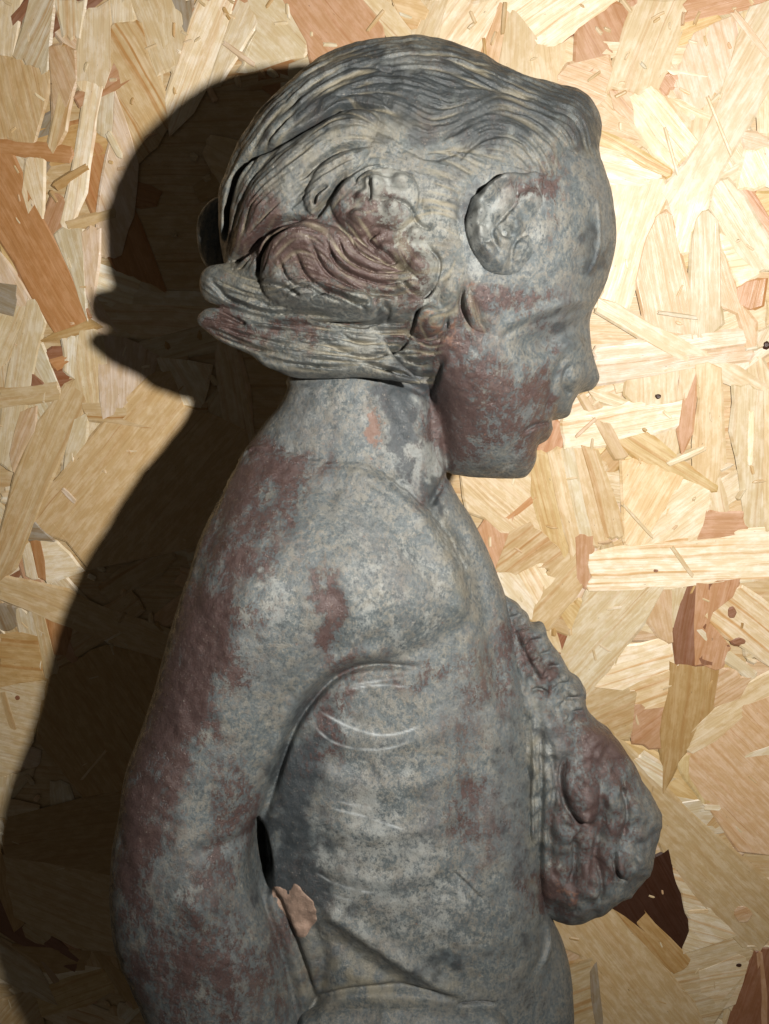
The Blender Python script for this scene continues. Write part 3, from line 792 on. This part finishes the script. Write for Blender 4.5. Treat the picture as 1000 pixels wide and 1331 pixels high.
for _ in range(240):
    blob(RB, rp.uniform(150, 800), rp.uniform(400, 1331), rp.uniform(1.5, 4), rp.uniform(1.5, 4), rp.uniform(-2.2, 1.2))

# hair: guides, strands, grooves, locks
G = [[(640,90),(540,72),(440,95),(370,150),(320,220),(292,300)],[(772,205),(757,160),(720,137),(660,112),(600,85)],
 [(724,222),(705,185),(670,160),(630,155),(590,178),(550,188),(500,160),(450,125)],[(615,225),(580,205),(540,200),(490,180),(440,185),(380,225),(330,270),(312,330)],
 [(590,130),(520,105),(450,115),(390,160),(340,205),(300,265),(287,335)],[(470,205),(420,232),(380,262),(340,302),(305,332)],
 [(640,130),(600,150),(560,160),(520,140),(470,130)],[(560,240),(520,225),(470,225),(440,250),(415,280)],
 [(345,345),(355,312),(390,294),(430,305),(450,335),(490,362),(530,366),(560,350)],[(360,350),(385,325),(420,335),(450,365),(500,385),(545,380)],
 [(520,400),(460,392),(410,375),(360,388),(310,378),(264,358)],[(530,425),(460,425),(400,412),(340,408),(290,390),(264,372)],
 [(530,445),(470,440),(400,432),(330,425),(262,412)],[(540,470),(480,470),(400,465),(330,450),(268,425)],
 [(600,290),(560,280),(520,300),(530,340),(550,370)],[(620,350),(615,390),(630,430)],[(575,400),(545,420),(560,440),(590,430)]]
hx = (240, 800, 30, 510)
st1 = lic(G, hx, 21, 32, 0.85); st2 = lic(G, hx, 22, 42, 2.0)
RH = np.zeros((PW, PH), np.float32)
amp = np.ones(st1.shape, np.float32)
RH[hx[0]:hx[1], hx[2]:hx[3]] += 0.95*st1+0.25*st2
strand_map = np.zeros((PW, PH), np.float32); strand_map[hx[0]:hx[1], hx[2]:hx[3]] = 0.85*st1+0.3*st2
curl = np.zeros((PW, PH), np.float32); blob(curl, 545, 320, 65, 70, 1, 0, 4); curl = np.clip(curl, 0, 1)
RH *= 1-0.7*curl
nape = np.zeros((PW, PH), np.float32); blob(nape, 390, 430, 110, 42, 1.6, 6, 4); RH *= 1+nape
# masses
pillow(RH, [(338,352),(336,330),(348,308),(372,293),(402,287),(440,298),(470,318),(500,343),(532,360),(552,385),(540,408),(500,418),(440,414),(385,404),(345,385)], 15, 30)
blob(RH, 392, 318, 20, 15, 8); blob(RH, 362, 350, 12, 18, 5); blob(RH, 430, 392, 26, 8, 6, 8); blob(RH, 395, 385, 16, 7, 5)
pillow(RH, [(300,345),(305,300),(320,250),(345,215),(390,180),(440,150),(490,143),(480,185),(430,205),(395,240),(370,285),(340,305),(318,330)], 9, 30)
pillow(RH, [(395,262),(410,225),(440,200),(480,192),(470,215),(445,235),(425,262),(408,282)], 9, 14)
pillow(RH, [(440,245),(465,222),(500,215),(532,225),(545,250),(540,280),(520,300),(490,295),(470,310),(448,300),(430,270)], 11, 18)
for x, y, rx, ry, a, an in [(487,248,15,17,9,0),(465,288,13,10,7,0),(522,240,14,12,6,0),(510,275,12,14,5,20),(545,352,22,26,14,-20),(556,416,23,20,13,0),(520,330,16,22,7,-20),
   (612,402,9,26,9,-8),(585,382,14,22,6,0),(500,330,12,16,5,0),(575,300,20,25,4,0),(560,265,14,10,4,20),(540,305,12,12,5,0),(628,432,14,9,6,15),(470,262,9,9,5,0),(530,378,16,10,6,20),(500,402,20,10,6,0)]:
    blob(RH, x, y, rx*.66, ry*.66, a*(1.55 if x < 600 else 0.9), an, 2.8)
GR = [([(440,312),(452,340),(488,357),(530,352)],2.4,-4.5),([(424,318),(443,352),(488,371),(536,368)],2.4,-5),([(404,318),(428,360),(478,384),(530,386)],2.6,-5),
 ([(386,335),(402,366),(440,390),(490,402)],2.4,-4.5),([(366,345),(378,370),(405,382),(450,400)],2.4,-4.5),([(455,308),(468,332),(498,344),(520,340)],2,-4),
 ([(400,395),(430,384),(462,398),(480,408)],2.4,-5),([(340,372),(370,378),(395,394)],2.2,-4),([(440,432),(470,446),(505,440)],2.2,-4),([(360,436),(400,446),(430,442)],2.2,-4),([(300,380),(330,388),(352,396)],2,-4),([(296,430),(340,440),(380,452)],2,-4),
 ([(494,141),(458,136),(434,144),(398,165),(359,186),(329,200),(308,222),(295,261),(291,300),(287,335)],4,-11),
 ([(467,189),(434,198),(410,216),(392,234)],3,-7),([(450,225),(437,243),(422,264),(410,282)],3.4,-14),([(409,270),(412,254),(428,243)],2.5,-7),
 ([(300,340),(320,327),(341,306),(365,291),(395,285)],5,-18),([(275,365),(293,385),(314,395),(335,403),(365,407),(410,409),(440,415),(470,421),(500,416),(527,421)],3.6,-11),
 ([(276,399),(302,412),(320,422)],3.4,-9),([(269,427),(290,439),(323,451),(350,455)],2.6,-7),([(337,355),(340,335),(356,313),(380,300)],3.2,-8),
 ([(425,448),(458,460),(485,463),(515,454),(532,440)],3.2,-9),([(470,470),(500,478),(540,490),(565,488)],3,-9),([(520,462),(545,470),(570,466)],2.6,-7),([(329,463),(371,472),(410,475),(458,478)],2.8,-6),
 ([(530,440),(536,425),(545,398)],3,-7),([(535,433),(548,440),(575,432),(582,410)],3.4,-10),([(520,370),(535,382),(552,384),(566,370)],3,-11),([(566,372),(572,340),(556,318)],2.6,-5),
 ([(480,240),(482,258),(478,266)],2.2,-7),([(492,266),(505,262),(530,270),(545,290),(560,298)],2.6,-6),([(460,245),(470,228),(500,218),(535,226)],2.2,-5),
 ([(602,372),(600,400),(612,430)],3,-8),([(622,375),(630,405),(641,432)],2.6,-6),([(495,300),(480,312),(500,330),(520,345)],2.6,-6),
 ([(600,250),(598,290),(610,335)],4,-8),([(520,150),(480,120),(430,125)],2.4,-4),([(540,100),(470,85),(410,110),(365,150)],2.4,-4),([(690,130),(640,110),(590,82)],2.2,-4),
 ([(640,170),(600,195),(560,205),(520,192)],2.4,-5),([(740,215),(728,180),(700,155),(660,140)],2.6,-6),([(762,190),(745,155),(715,140)],2,-4),
 ([(700,215),(680,185),(650,175),(615,190),(590,215)],2.6,-5),([(500,416),(505,407),(497,402)],4,-9)]
for p, w_, a in GR: stroke(RH, p, w_, a*(1.5 if max(q[1] for q in p) > 230 else 0.7))
RH += 0.35*nA+0.6*nB+0.8*nC
blob(RH, 755, 150, 30, 22, 3)

# rosette by the temple
ROS = [(606,292),(609,272),(614,254),(629,243),(641,231),(670,221),(698,219),(716,233),(722,262),(717,300),(706,334),(686,354),(658,356),(634,349),(624,337),(613,318)]
RR = np.zeros((PW, PH), np.float32)
pillow(RR, ROS, 15, 24); RR *= 1-sstep(PX, 640, 715)
stroke(RR, [(690,228),(660,232),(638,246),(625,268),(621,295),(627,322),(642,342)], 9, 9)
for x, y, rr, a in [(655,234,9,6),(634,252,9,7),(622,280,9,6),(624,306,9,7),(634,330,10,7),(652,343,9,4),(692,260,15,13),(700,285,10,4),(672,292,8,9),(685,322,20,8),(665,255,9,4),(648,285,10,-7),(655,315,9,4)]:
    blob(RR, x, y, rr*.72, rr*.8, a, 0, 3)
blob(RR, 657, 300, 5.5, 6, -15); stroke(RR, [(675,236),(670,262),(655,280),(640,300),(648,330)], 4, -7); stroke(RR, [(712,285),(690,296),(668,318),(664,345)], 3.5, -5)
stroke(RR, [(629,264),(636,268)], 3, -6); stroke(RR, [(620,294),(632,293)], 3, -6); stroke(RR, [(626,318),(638,313)], 3, -6); stroke(RR, [(642,240),(650,250)], 3, -6)
RR += 0.7*nA+1.6*nB; RR -= 8*sstep(PX+0.45*(PY-285), 672, 722)

# bundle relief: knobbly cluster, beaded upper edge
RU = np.zeros((PW, PH), np.float32)
RU += 1.0*noise2(3.5, 70)+2.1*noise2(6, 71)+2.6*noise2(12, 72)+4.0*noise2(24, 77)
stroke(RU, [(738,985),(730,1005),(731,1030),(740,1055),(756,1072),(772,1076)], 5, -16)
blob(RU, 760, 1035, 14, 26, 10, -10, 2); blob(RU, 762, 1062, 10, 9, 7, 0, 3); blob(RU, 750, 1005, 8, 10, 6)
stroke(RU, [(776,1020),(784,1060),(778,1100),(770,1130)], 6, -8)
blob(RU, 797, 1030, 9, 22, 9, -6, 3); blob(RU, 800, 1075, 8, 18, 8, 8, 3); stroke(RU, [(808,1020),(816,1055),(812,1090)], 4, -9)
blob(RU, 824, 1070, 14, 26, 8, -5, 3); blob(RU, 818, 1120, 16, 16, 11, 0, 3); stroke(RU, [(801,1104),(797,1122),(803,1138),(812,1142)], 2.6, -11)
blob(RU, 790, 970, 24, 15, 8, 35, 3); blob(RU, 820, 1010, 14, 16, 6, 0, 3)
blob(RU, 735, 1100, 13, 20, 8, 20, 3); blob(RU, 765, 1145, 12, 14, 10, 0, 3); blob(RU, 728, 1160, 15, 11, 8, 0, 3); blob(RU, 790, 1140, 9, 10, 6); blob(RU, 745, 1175, 9, 8, 5); blob(RU, 712, 1170, 8, 9, 5)
stroke(RU, [(748,1090),(750,1120),(742,1150)], 5, -9); stroke(RU, [(778,1120),(781,1150),(776,1170)], 4, -7)
stroke(RU, [(716,965),(722,1020),(716,1080),(720,1140)], 5, -7); stroke(RU, [(704,945),(704,1050),(702,1170)], 4, -8); stroke(RU, [(693,930),(692,1030),(690,1130),(694,1180)], 3.5, 6)
blob(RU, 722, 940, 24, 14, 7, 30); stroke(RU, [(692,900),(702,897),(714,902)], 2.4, -8)
for x, y in ((670,792),(681,806),(696,822),(709,840),(722,858),(733,878),(744,898),(752,915)):
    blob(RU, x, y, 5.5, 6.5, 8, 0, 3); blob(RU, x-14, y+15, 6, 7, 5, 0, 3); stroke(RU, [(x+7, y+8), (x-8, y+12), (x-16, y+22)], 2.4, -5)
stroke(RU, [(662,800),(680,845),(705,890)], 4, -7); stroke(RU, [(650,800),(668,850),(690,900)], 5, 4)

# ---------------------------------------------------------------- patina maps, with highlights and recess shade painted in
PP, PL, PD, PR = (np.zeros((PW, PH), np.float32) for _ in range(4))
for a in [(590,530,22,52,1.0,4),(650,535,40,50,.45,0),(232,930,26,95,.95,14),(188,1030,18,75,.75,12),(310,670,45,60,.6,10),(432,800,13,48,.75,-14),(355,615,55,22,.6,0),
  (470,350,60,28,.95,15),(380,320,40,25,.6,0),(325,290,22,30,.6,0),(668,395,40,16,.7,0),(300,418,34,16,.7,20),(800,965,40,30,.7,40),(620,1075,35,55,.28,0),
  (235,1250,60,70,.55,0),(300,1060,20,60,.55,10),(265,840,40,60,.6,20),(690,245,14,30,.4,20),(480,300,40,25,.6,0),(385,430,30,12,.5,10),(720,255,10,40,.4,0),(770,1030,10,35,.5,0),
  (720,1165,30,16,.5,0),(600,960,30,60,.15,0),(775,1070,45,70,.45,0),(640,880,30,40,.3,0),(560,650,20,15,.2,0),(700,560,20,30,.45,0),(715,490,10,35,.5,0),(690,850,20,45,.5,-30),(420,960,14,60,.4,20),
  (170,1120,14,50,.5,0),(350,1260,50,50,.3,0),(560,440,40,12,.4,0),(510,870,50,12,.35,0)]:
    blob(PP, *a[:4], a[4]*0.92, *a[5:])
for a in [(475,1080,60,110,.6,0),(520,560,30,50,.4,0),(430,530,40,40,.3,0),(520,290,50,45,.6,0),(545,355,18,22,1.0,0),(660,290,45,60,.35,0),(690,262,14,16,.9,0),(625,290,10,40,.7,0),(560,1180,70,50,.45,0),
  (385,312,30,18,.7,0),(620,460,40,20,.35,0),(520,760,60,70,.4,0),(400,400,70,16,.5,0),(358,768,16,26,.9,0),(490,250,20,16,.8,0),(470,285,14,10,.8,0),(505,330,18,24,.7,0),(470,450,70,18,.5,0),(548,600,22,45,.45,0),(700,960,10,30,.7,0),(250,1165,16,14,.7,0),(650,600,30,14,.4,0),
  (420,215,60,24,.3,-30),(590,700,10,60,.35,-20)]:
    blob(PL, *a)  # some spots paint flash highlights on shoulder, hair, rosette and elbow
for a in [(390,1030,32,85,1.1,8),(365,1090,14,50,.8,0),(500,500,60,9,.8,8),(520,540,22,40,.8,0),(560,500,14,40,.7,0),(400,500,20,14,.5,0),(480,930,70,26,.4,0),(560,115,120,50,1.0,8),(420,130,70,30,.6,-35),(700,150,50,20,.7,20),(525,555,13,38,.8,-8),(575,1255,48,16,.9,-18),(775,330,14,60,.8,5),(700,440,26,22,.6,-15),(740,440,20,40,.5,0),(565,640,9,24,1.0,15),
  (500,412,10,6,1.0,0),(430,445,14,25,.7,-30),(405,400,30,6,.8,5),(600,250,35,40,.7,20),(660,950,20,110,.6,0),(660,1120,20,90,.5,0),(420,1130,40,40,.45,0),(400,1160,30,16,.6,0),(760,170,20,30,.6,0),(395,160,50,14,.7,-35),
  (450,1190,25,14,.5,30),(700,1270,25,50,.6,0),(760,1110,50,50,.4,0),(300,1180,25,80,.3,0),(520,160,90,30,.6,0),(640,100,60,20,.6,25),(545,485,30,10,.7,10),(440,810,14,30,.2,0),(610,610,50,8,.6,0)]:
    blob(PD, *a)  # neck, jaw, eye socket and hair-gap spots paint recess shade
for a in [(484,560,9,28,.9,-8),(590,440,20,14,.5,0),(480,425,35,14,.35,0),(300,365,25,12,.4,0),(605,400,14,24,.5,0),(560,420,14,14,.5,0),(690,230,20,6,.6,0),(735,1160,30,14,.5,0),(620,560,20,40,.2,0)]:
    blob(PR, *a)
_wx = 4*noise2(4, 51)+6*noise2(13, 52); _wy = 5*noise2(4, 53)+8*noise2(15, 54)
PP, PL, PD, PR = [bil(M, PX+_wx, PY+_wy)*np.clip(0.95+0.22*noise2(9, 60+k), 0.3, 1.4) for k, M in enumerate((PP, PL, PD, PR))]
SC = np.zeros((PW, PH), np.float32)
for p, a in [([(440,895),(480,887),(530,880)],.5),([(446,897),(490,891),(532,893)],.7),([(416,925),(440,938),(470,950),(500,955),(530,950),(549,942)],.75),([(408,943),(430,962),(460,972),(500,973),(532,964)],.8),
   ([(430,1050),(470,1060),(500,1070),(527,1077)],.7),([(440,1042),(490,1052)],.35),([(410,1135),(440,1150),(470,1158),(488,1160)],.7),([(420,1160),(462,1172)],.35)]:
    stroke(SC, p, 1.5, a, True, False)
SC *= np.clip(0.75+0.3*noise2(3, 9), 0.2, 1)
DP = np.clip(-0.3+0.95*np.clip(-strand_map, 0, 2), 0, 1)*np.clip(0.55+0.5*noise2(16, 31), 0, 1)
_hm = np.full((PW, PH), -60, np.float32)
_hm[:, :620] = poly_sd(smooth_loop(HAIRMASK, 3), PX[:, :620], PY[:, :620]); DP *= sstep(_hm, 0, 14)
TANM = np.zeros((PW, PH), np.float32)
for a in [(600,770,12,90,.55,-14),(500,1284,80,12,.9,0),(440,1255,40,34,.75,20),(694,960,6,40,.8,0),(693,1100,5,80,.6,0),(470,170,60,14,.5,-10),(400,215,40,12,.5,-40),(330,360,40,12,.3,0)]: blob(TANM, *a)
DP = np.clip(DP+TANM*np.clip(0.5+0.45*noise2(4, 33), 0, 1), 0, 1)
SK = np.zeros((PW, PH), np.float32)  # painted shade darkening the waist slit and small holes
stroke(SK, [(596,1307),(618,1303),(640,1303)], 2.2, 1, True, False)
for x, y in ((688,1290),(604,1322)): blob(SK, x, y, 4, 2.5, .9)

def colours(pxm, pym, g, verts):
    fu = (verts[:, 0]-g.u[0])/g.du; fv = (verts[:, 1]-g.v[0])/g.du
    x = bil(pxm, fu, fv); y = bil(pym, fu, fv)
    pat = np.stack([bil(M, x, y) for M in (PP, PL, PD, PR)], 1)
    mk = np.stack([bil(M, x, y) for M in (SC, DP, SK)]+[np.ones(len(verts), np.float32)], 1)
    return np.clip(pat, 0, 1.2), np.clip(mk, 0, 1)
def proj(g, hf):
    return CX+g.U*F/(F-hf), CY+g.V*F/(F-hf)

HS = (-0.13, 0.0)
def plane(g, off, slope, ref):
    # slope is per photograph pixel; close enough to per unit here
    s = (F-wc0(0)-off)/F
    return (wc0(g.V)+off+slope[0]*(g.U-(ref[0]-CX)*s)+slope[1]*(g.V-(ref[1]-CY)*s)).astype(np.float32)

# ---------------------------------------------------------------- body (one continuous mesh)
DU, DW = 1.9, 2.3
head_uv = smooth_loop(to_uv(HEAD, 0, HS, (530, 400)), 4)
tor_uv = smooth_loop(to_uv(TORSO), 5); arm_uv = smooth_loop(to_uv(ARM, 78), 5)
gb = Grid(-420, 330, -640, 1010, DU)
Hh, dh = inflate(gb, head_uv, 178, 1.06); Ht, dt = inflate(gb, tor_uv, 172, 0.9); Ha, da = inflate(gb, arm_uv, 128, 0.95)
wh = plane(gb, 0, HS, (530, 400)); wt = wc0(gb.V); wa = wc0(gb.V)+78
# arm swings a little forward at the forearm
wa = (wa-72*(1-sstep(gb.V, -140, 130))+26*sstep(gb.V, 200, 420)).astype(np.float32)
hfront = np.maximum.reduce([wh+np.sqrt(np.maximum(Hh, 0)), wt+np.sqrt(np.maximum(Ht, 0)), np.where(da > 0, wa+np.sqrt(np.maximum(Ha, 0)), -1e3)])
bpx, bpy_ = proj(gb, hfront)
relief = bil(RB, bpx, bpy_)
dall = np.maximum.reduce([dh, dt, da]); relief = relief*(0.25+0.75*sstep(dall, 2, 26))
hm = np.full((PW, PH), -60, np.float32)
hm[:, :620] = poly_sd(smooth_loop(HAIRMASK, 3), PX[:, :620], PY[:, :620])
hmd = bil(hm, bpx, bpy_)
rec = 9*sstep(hmd, 2, 22)
kmap = 3.5+40*sstep(-gb.V, -190, 0)          # soft join at the shoulder, tight at the armpit
kmap = kmap.astype(np.float32)
w = np.arange(-440, 420, DW, dtype=np.float32)
Fd = np.empty((len(gb.u), len(gb.v), len(w)), np.float32)
Gh, Gt, Ga = grad(Hh, DU), grad(Ht, DU), grad(Ha, DU)
for i in range(0, len(gb.u), 24):
    sl = slice(i, i+24)
    t = sd_part(Ht[sl], Gt[sl], wt[sl], w); a = sd_part(Ha[sl], Ga[sl], wa[sl], w); h = sd_part(Hh[sl], Gh[sl], wh[sl], w)
    h += rec[sl][:, :, None]+2.0
    f = smin(t, a, kmap[sl][:, :, None]); f = smin(f, h, 7.0)
    f -= relief[sl][:, :, None]
    # flat cut under the figure
    f = np.maximum(f, (gb.V[sl]-985)[:, :, None])
    Fd[sl] = f
vb, qb = surface_nets(Fd, gb.u, gb.v, w); del Fd
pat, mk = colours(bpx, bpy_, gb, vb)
body = make_part('body', vb, qb, {'patina_shading': pat, 'marks': mk}, LEAD)
print('body', len(vb), len(qb))

# ---------------------------------------------------------------- hair
gh = Grid(-260, 290, -640, -80, 1.5)
Hh, dh = inflate(gh, head_uv, 178, 1.06); wh = plane(gh, 0, HS, (530, 400)); Gh = grad(Hh, gh.du)
hf = wh+np.sqrt(np.maximum(Hh, 0)); hpx, hpy = proj(gh, hf)
rel = bil(RH, hpx, hpy); hmd = bil(hm, hpx, hpy)
rel = (rel*sstep(hmd, -2, 16)+1.5*sstep(hmd, 0, 14))*(0.22+0.78*sstep(dh, 2, 30))
tufts = []
for poly, hmx, off, slope, ref in [
   ([(270,350),(261,369),(268,391),(300,402),(350,414),(430,418),(490,412),(475,372),(400,352),(340,342),(300,344)], 24, 52, (.45, 0), (262, 370)),
   ([(281,401),(263,406),(257,419),(269,431),(290,446),(326,462),(350,479),(400,488),(470,487),(520,496),(548,499),(536,484),(512,462),(490,432),(420,418),(340,410)], 24, 56, (.26, 0), (262, 420)),
   ([(330,458),(345,472),(378,490),(420,492),(470,490),(505,492),(490,482),(400,464)], 13, 62, (.3, 0), (330, 470)),
   ([(286,258),(266,272),(257,294),(259,324),(268,346),(286,352),(305,325),(300,280)], 17, -25, (.25, 0), (262, 310))]:
    P = smooth_loop(to_uv(poly, off, slope, ref), 4)
    Hq, dq = inflate(gh, P, hmx); tufts.append((Hq, grad(Hq, gh.du), plane(gh, off, slope, ref), off, sstep(dq, 1, 11)))
for q in tufts[:3]:
    m = q[0] > 0; hf = np.where(m, np.maximum(hf, q[2]+np.sqrt(np.maximum(q[0], 0))), hf)
hpx2, hpy2 = proj(gh, hf); reltuft = bil(RH, hpx2, hpy2)
w = np.arange(-150, 400, 2.0, dtype=np.float32)
Fd = np.empty((len(gh.u), len(gh.v), len(w)), np.float32)
for i in range(0, len(gh.u), 24):
    sl = slice(i, i+24)
    f = sd_part(Hh[sl], Gh[sl], wh[sl], w)+2.0; f -= rel[sl][:, :, None]
    f = np.maximum(f, (-0.9*hmd[sl])[:, :, None])
    for Hq, Gq, wq, off, eq in tufts:
        tq = sd_part(Hq[sl], Gq[sl], wq[sl], w)-(0.95*reltuft[sl]*eq[sl])[:, :, None]*(1.0 if off > 0 else .5)
        f = smin(f, tq, 5.0)
    Fd[sl] = f
vh, qh = surface_nets(Fd, gh.u, gh.v, w); del Fd
pat, mk = colours(hpx2, hpy2, gh, vh)
hair = make_part('hair', vh, qh, {'patina_shading': pat, 'marks': mk}, HAIR_LEAD)
hair['label'] = 'swept-back wavy hair with curled locks flicking out at the nape'
print('hair', len(vh), len(qh))

# ---------------------------------------------------------------- rosette at the temple
gr = Grid(60, 240, -470, -240, 1.4)
Hh, dh = inflate(Grid(-260, 290, -640, -80, 2.8), head_uv, 178, 1.06)
gtmp = Grid(-260, 290, -640, -80, 2.8)
fx, fy = (gr.U-gtmp.u[0])/2.8, (gr.V-gtmp.v[0])/2.8
Hr = bil(Hh, fx, fy); wr = plane(gr, 0, HS, (530, 400)); Gr = grad(Hr, gr.du)
hf = wr+np.sqrt(np.maximum(Hr, 0)); rpx, rpy = proj(gr, hf+8)
rel = bil(RR, rpx, rpy); rm = np.full((PW, PH), -40, np.float32); rm[560:780, 180:400] = poly_sd(smooth_loop(ROS, 5), PX[560:780, 180:400], PY[560:780, 180:400])
rd = bil(rm, rpx, rpy)
w = np.arange(60, 330, 1.6, dtype=np.float32)
f = sd_part(Hr, Gr, wr, w)
f = np.maximum(np.maximum(f+2.0-rel[:, :, None], (-rd)[:, :, None]), -(f+8))
f = np.maximum(f, (wr+20)[:, :, None]-w[None, None, :])
vr, qr = surface_nets(f, gr.u, gr.v, w)
pat, mk = colours(rpx, rpy, gr, vr)
ros = make_part('temple_rosette', vr, qr, {'patina_shading': pat, 'marks': mk}, LEAD)
ros['label'] = 'lumpy round rosette at the temple below the hair'

# ---------------------------------------------------------------- bundle held before the chest
bun_uv = smooth_loop(to_uv(BUNDLE, 10), 4)
gu = Grid(130, 420, 80, 660, 1.8)
Hu, du_ = inflate(gu, bun_uv, 88, .9); wu = (wc0(gu.V)+10).astype(np.float32); Gu = grad(Hu, gu.du)
upx, upy = proj(gu, wu+np.sqrt(np.maximum(Hu, 0))); rel = bil(RU, upx, upy)
w = np.arange(-290, 140, 2.0, dtype=np.float32)
rel = rel*(0.45+0.55*sstep(du_, 3, 26))
f = sd_part(Hu, Gu, wu, w)-rel[:, :, None]
vu, qu = surface_nets(f, gu.u, gu.v, w)
pat, mk = colours(upx, upy, gu, vu)
bun = make_part('carved_bundle', vu, qu, {'patina_shading': pat, 'marks': mk}, LEAD)
bun['label'] = 'carved lumpy bundle with scalloped upper edge projecting in front of the chest'

# ---------------------------------------------------------------- drapery at the waist
dr_uv = smooth_loop(to_uv(DRAPE, 150), 4)
gd = Grid(-170, 230, 600, 1010, 2.2)
Hd, dd = inflate(gd, dr_uv, 70, .8); wd = (wc0(gd.V)+150).astype(np.float32); Gd = grad(Hd, gd.du)
dpx, dpy = proj(gd, wd+np.sqrt(np.maximum(Hd, 0))); rel = bil(1.2*nB+1.5*nC+.4*nA, dpx, dpy)
w = np.arange(-240, 130, 2.4, dtype=np.float32)
f = np.maximum(sd_part(Hd, Gd, wd, w)-rel[:, :, None], (gd.V-984)[:, :, None])
vd, qd = surface_nets(f, gd.u, gd.v, w)
pat, mk = colours(dpx, dpy, gd, vd)
dr = make_part('waist_drapery', vd, qd, {'patina_shading': pat, 'marks': mk}, LEAD)
dr['label'] = 'folded drapery at the waist along the lower edge'

# ---------------------------------------------------------------- clay repair patch in the crook of the arm
PATCH = [(353,1160),(362,1150),(376,1156),(384,1148),(396,1160),(408,1172),(413,1190),(404,1208),(390,1217),(380,1205),(368,1190)]
CLAY = NT('pink_clay')
cp = CLAY.n('ShaderNodeTexCoord').outputs['Object']; n1 = CLAY.noise(cp, 400, 6, 0.7); n2 = CLAY.noise(cp, 1500, 3, 0.7)
cc = CLAY.mix(CLAY.step(n1, 0.35, 0.65), (0.20, 0.135, 0.098), (0.28, 0.19, 0.14))
cc = CLAY.mix(CLAY.step(n2, 0.62, 0.7, 0, 0.6), cc, (0.30, 0.28, 0.24))
CLAY.l(cc, CLAY.b.inputs['Base Color']); CLAY.b.inputs['Roughness'].default_value = 0.8
CLAY.l(CLAY.bump(CLAY.math('ADD', CLAY.math('MULTIPLY', n1, 0.0006), CLAY.math('MULTIPLY', n2, 0.0002)), 0.9, 1.0), CLAY.b.inputs['Normal'])
gp = Grid(-190, -30, 430, 610, 1.5)
fx, fy = (gp.U-gb.u[0])/DU, (gp.V-gb.v[0])/DU
q = lambda A: bil(A, fx, fy)
w = np.arange(-90, 130, 1.6, dtype=np.float32)
f = smin(sd_part(q(Ht), q(Gt), q(wt), w), sd_part(q(Ha), q(Ga), q(wa), w), q(kmap)[:, :, None])-q(relief)[:, :, None]
ppx, ppy = q(bpx), q(bpy_)
pm = np.full((PW, PH), -30, np.float32); pm[320:450, 1120:1250] = poly_sd(smooth_loop(PATCH, 5), PX[320:450, 1120:1250], PY[320:450, 1120:1250])
pdm = bil(pm+0.7*nA, ppx, ppy); thick = 0.6*sstep(pdm, 0, 9)+bil(0.4*nA+0.5*nB, ppx, ppy)+0.5
f = np.maximum(np.maximum(f-thick[:, :, None], (-pdm)[:, :, None]), -(f+7))
f = np.maximum(f, q(wt)[:, :, None]-w[None, None, :]+20)
vp, qp = surface_nets(f, gp.u, gp.v, w)
pat, mk = colours(ppx, ppy, gp, vp)
rpch = make_part('repair_patch', vp, qp, {'patina_shading': pat, 'marks': mk}, CLAY.m)
rpch['label'] = 'pinkish clay repair patch in the crook of the arm'
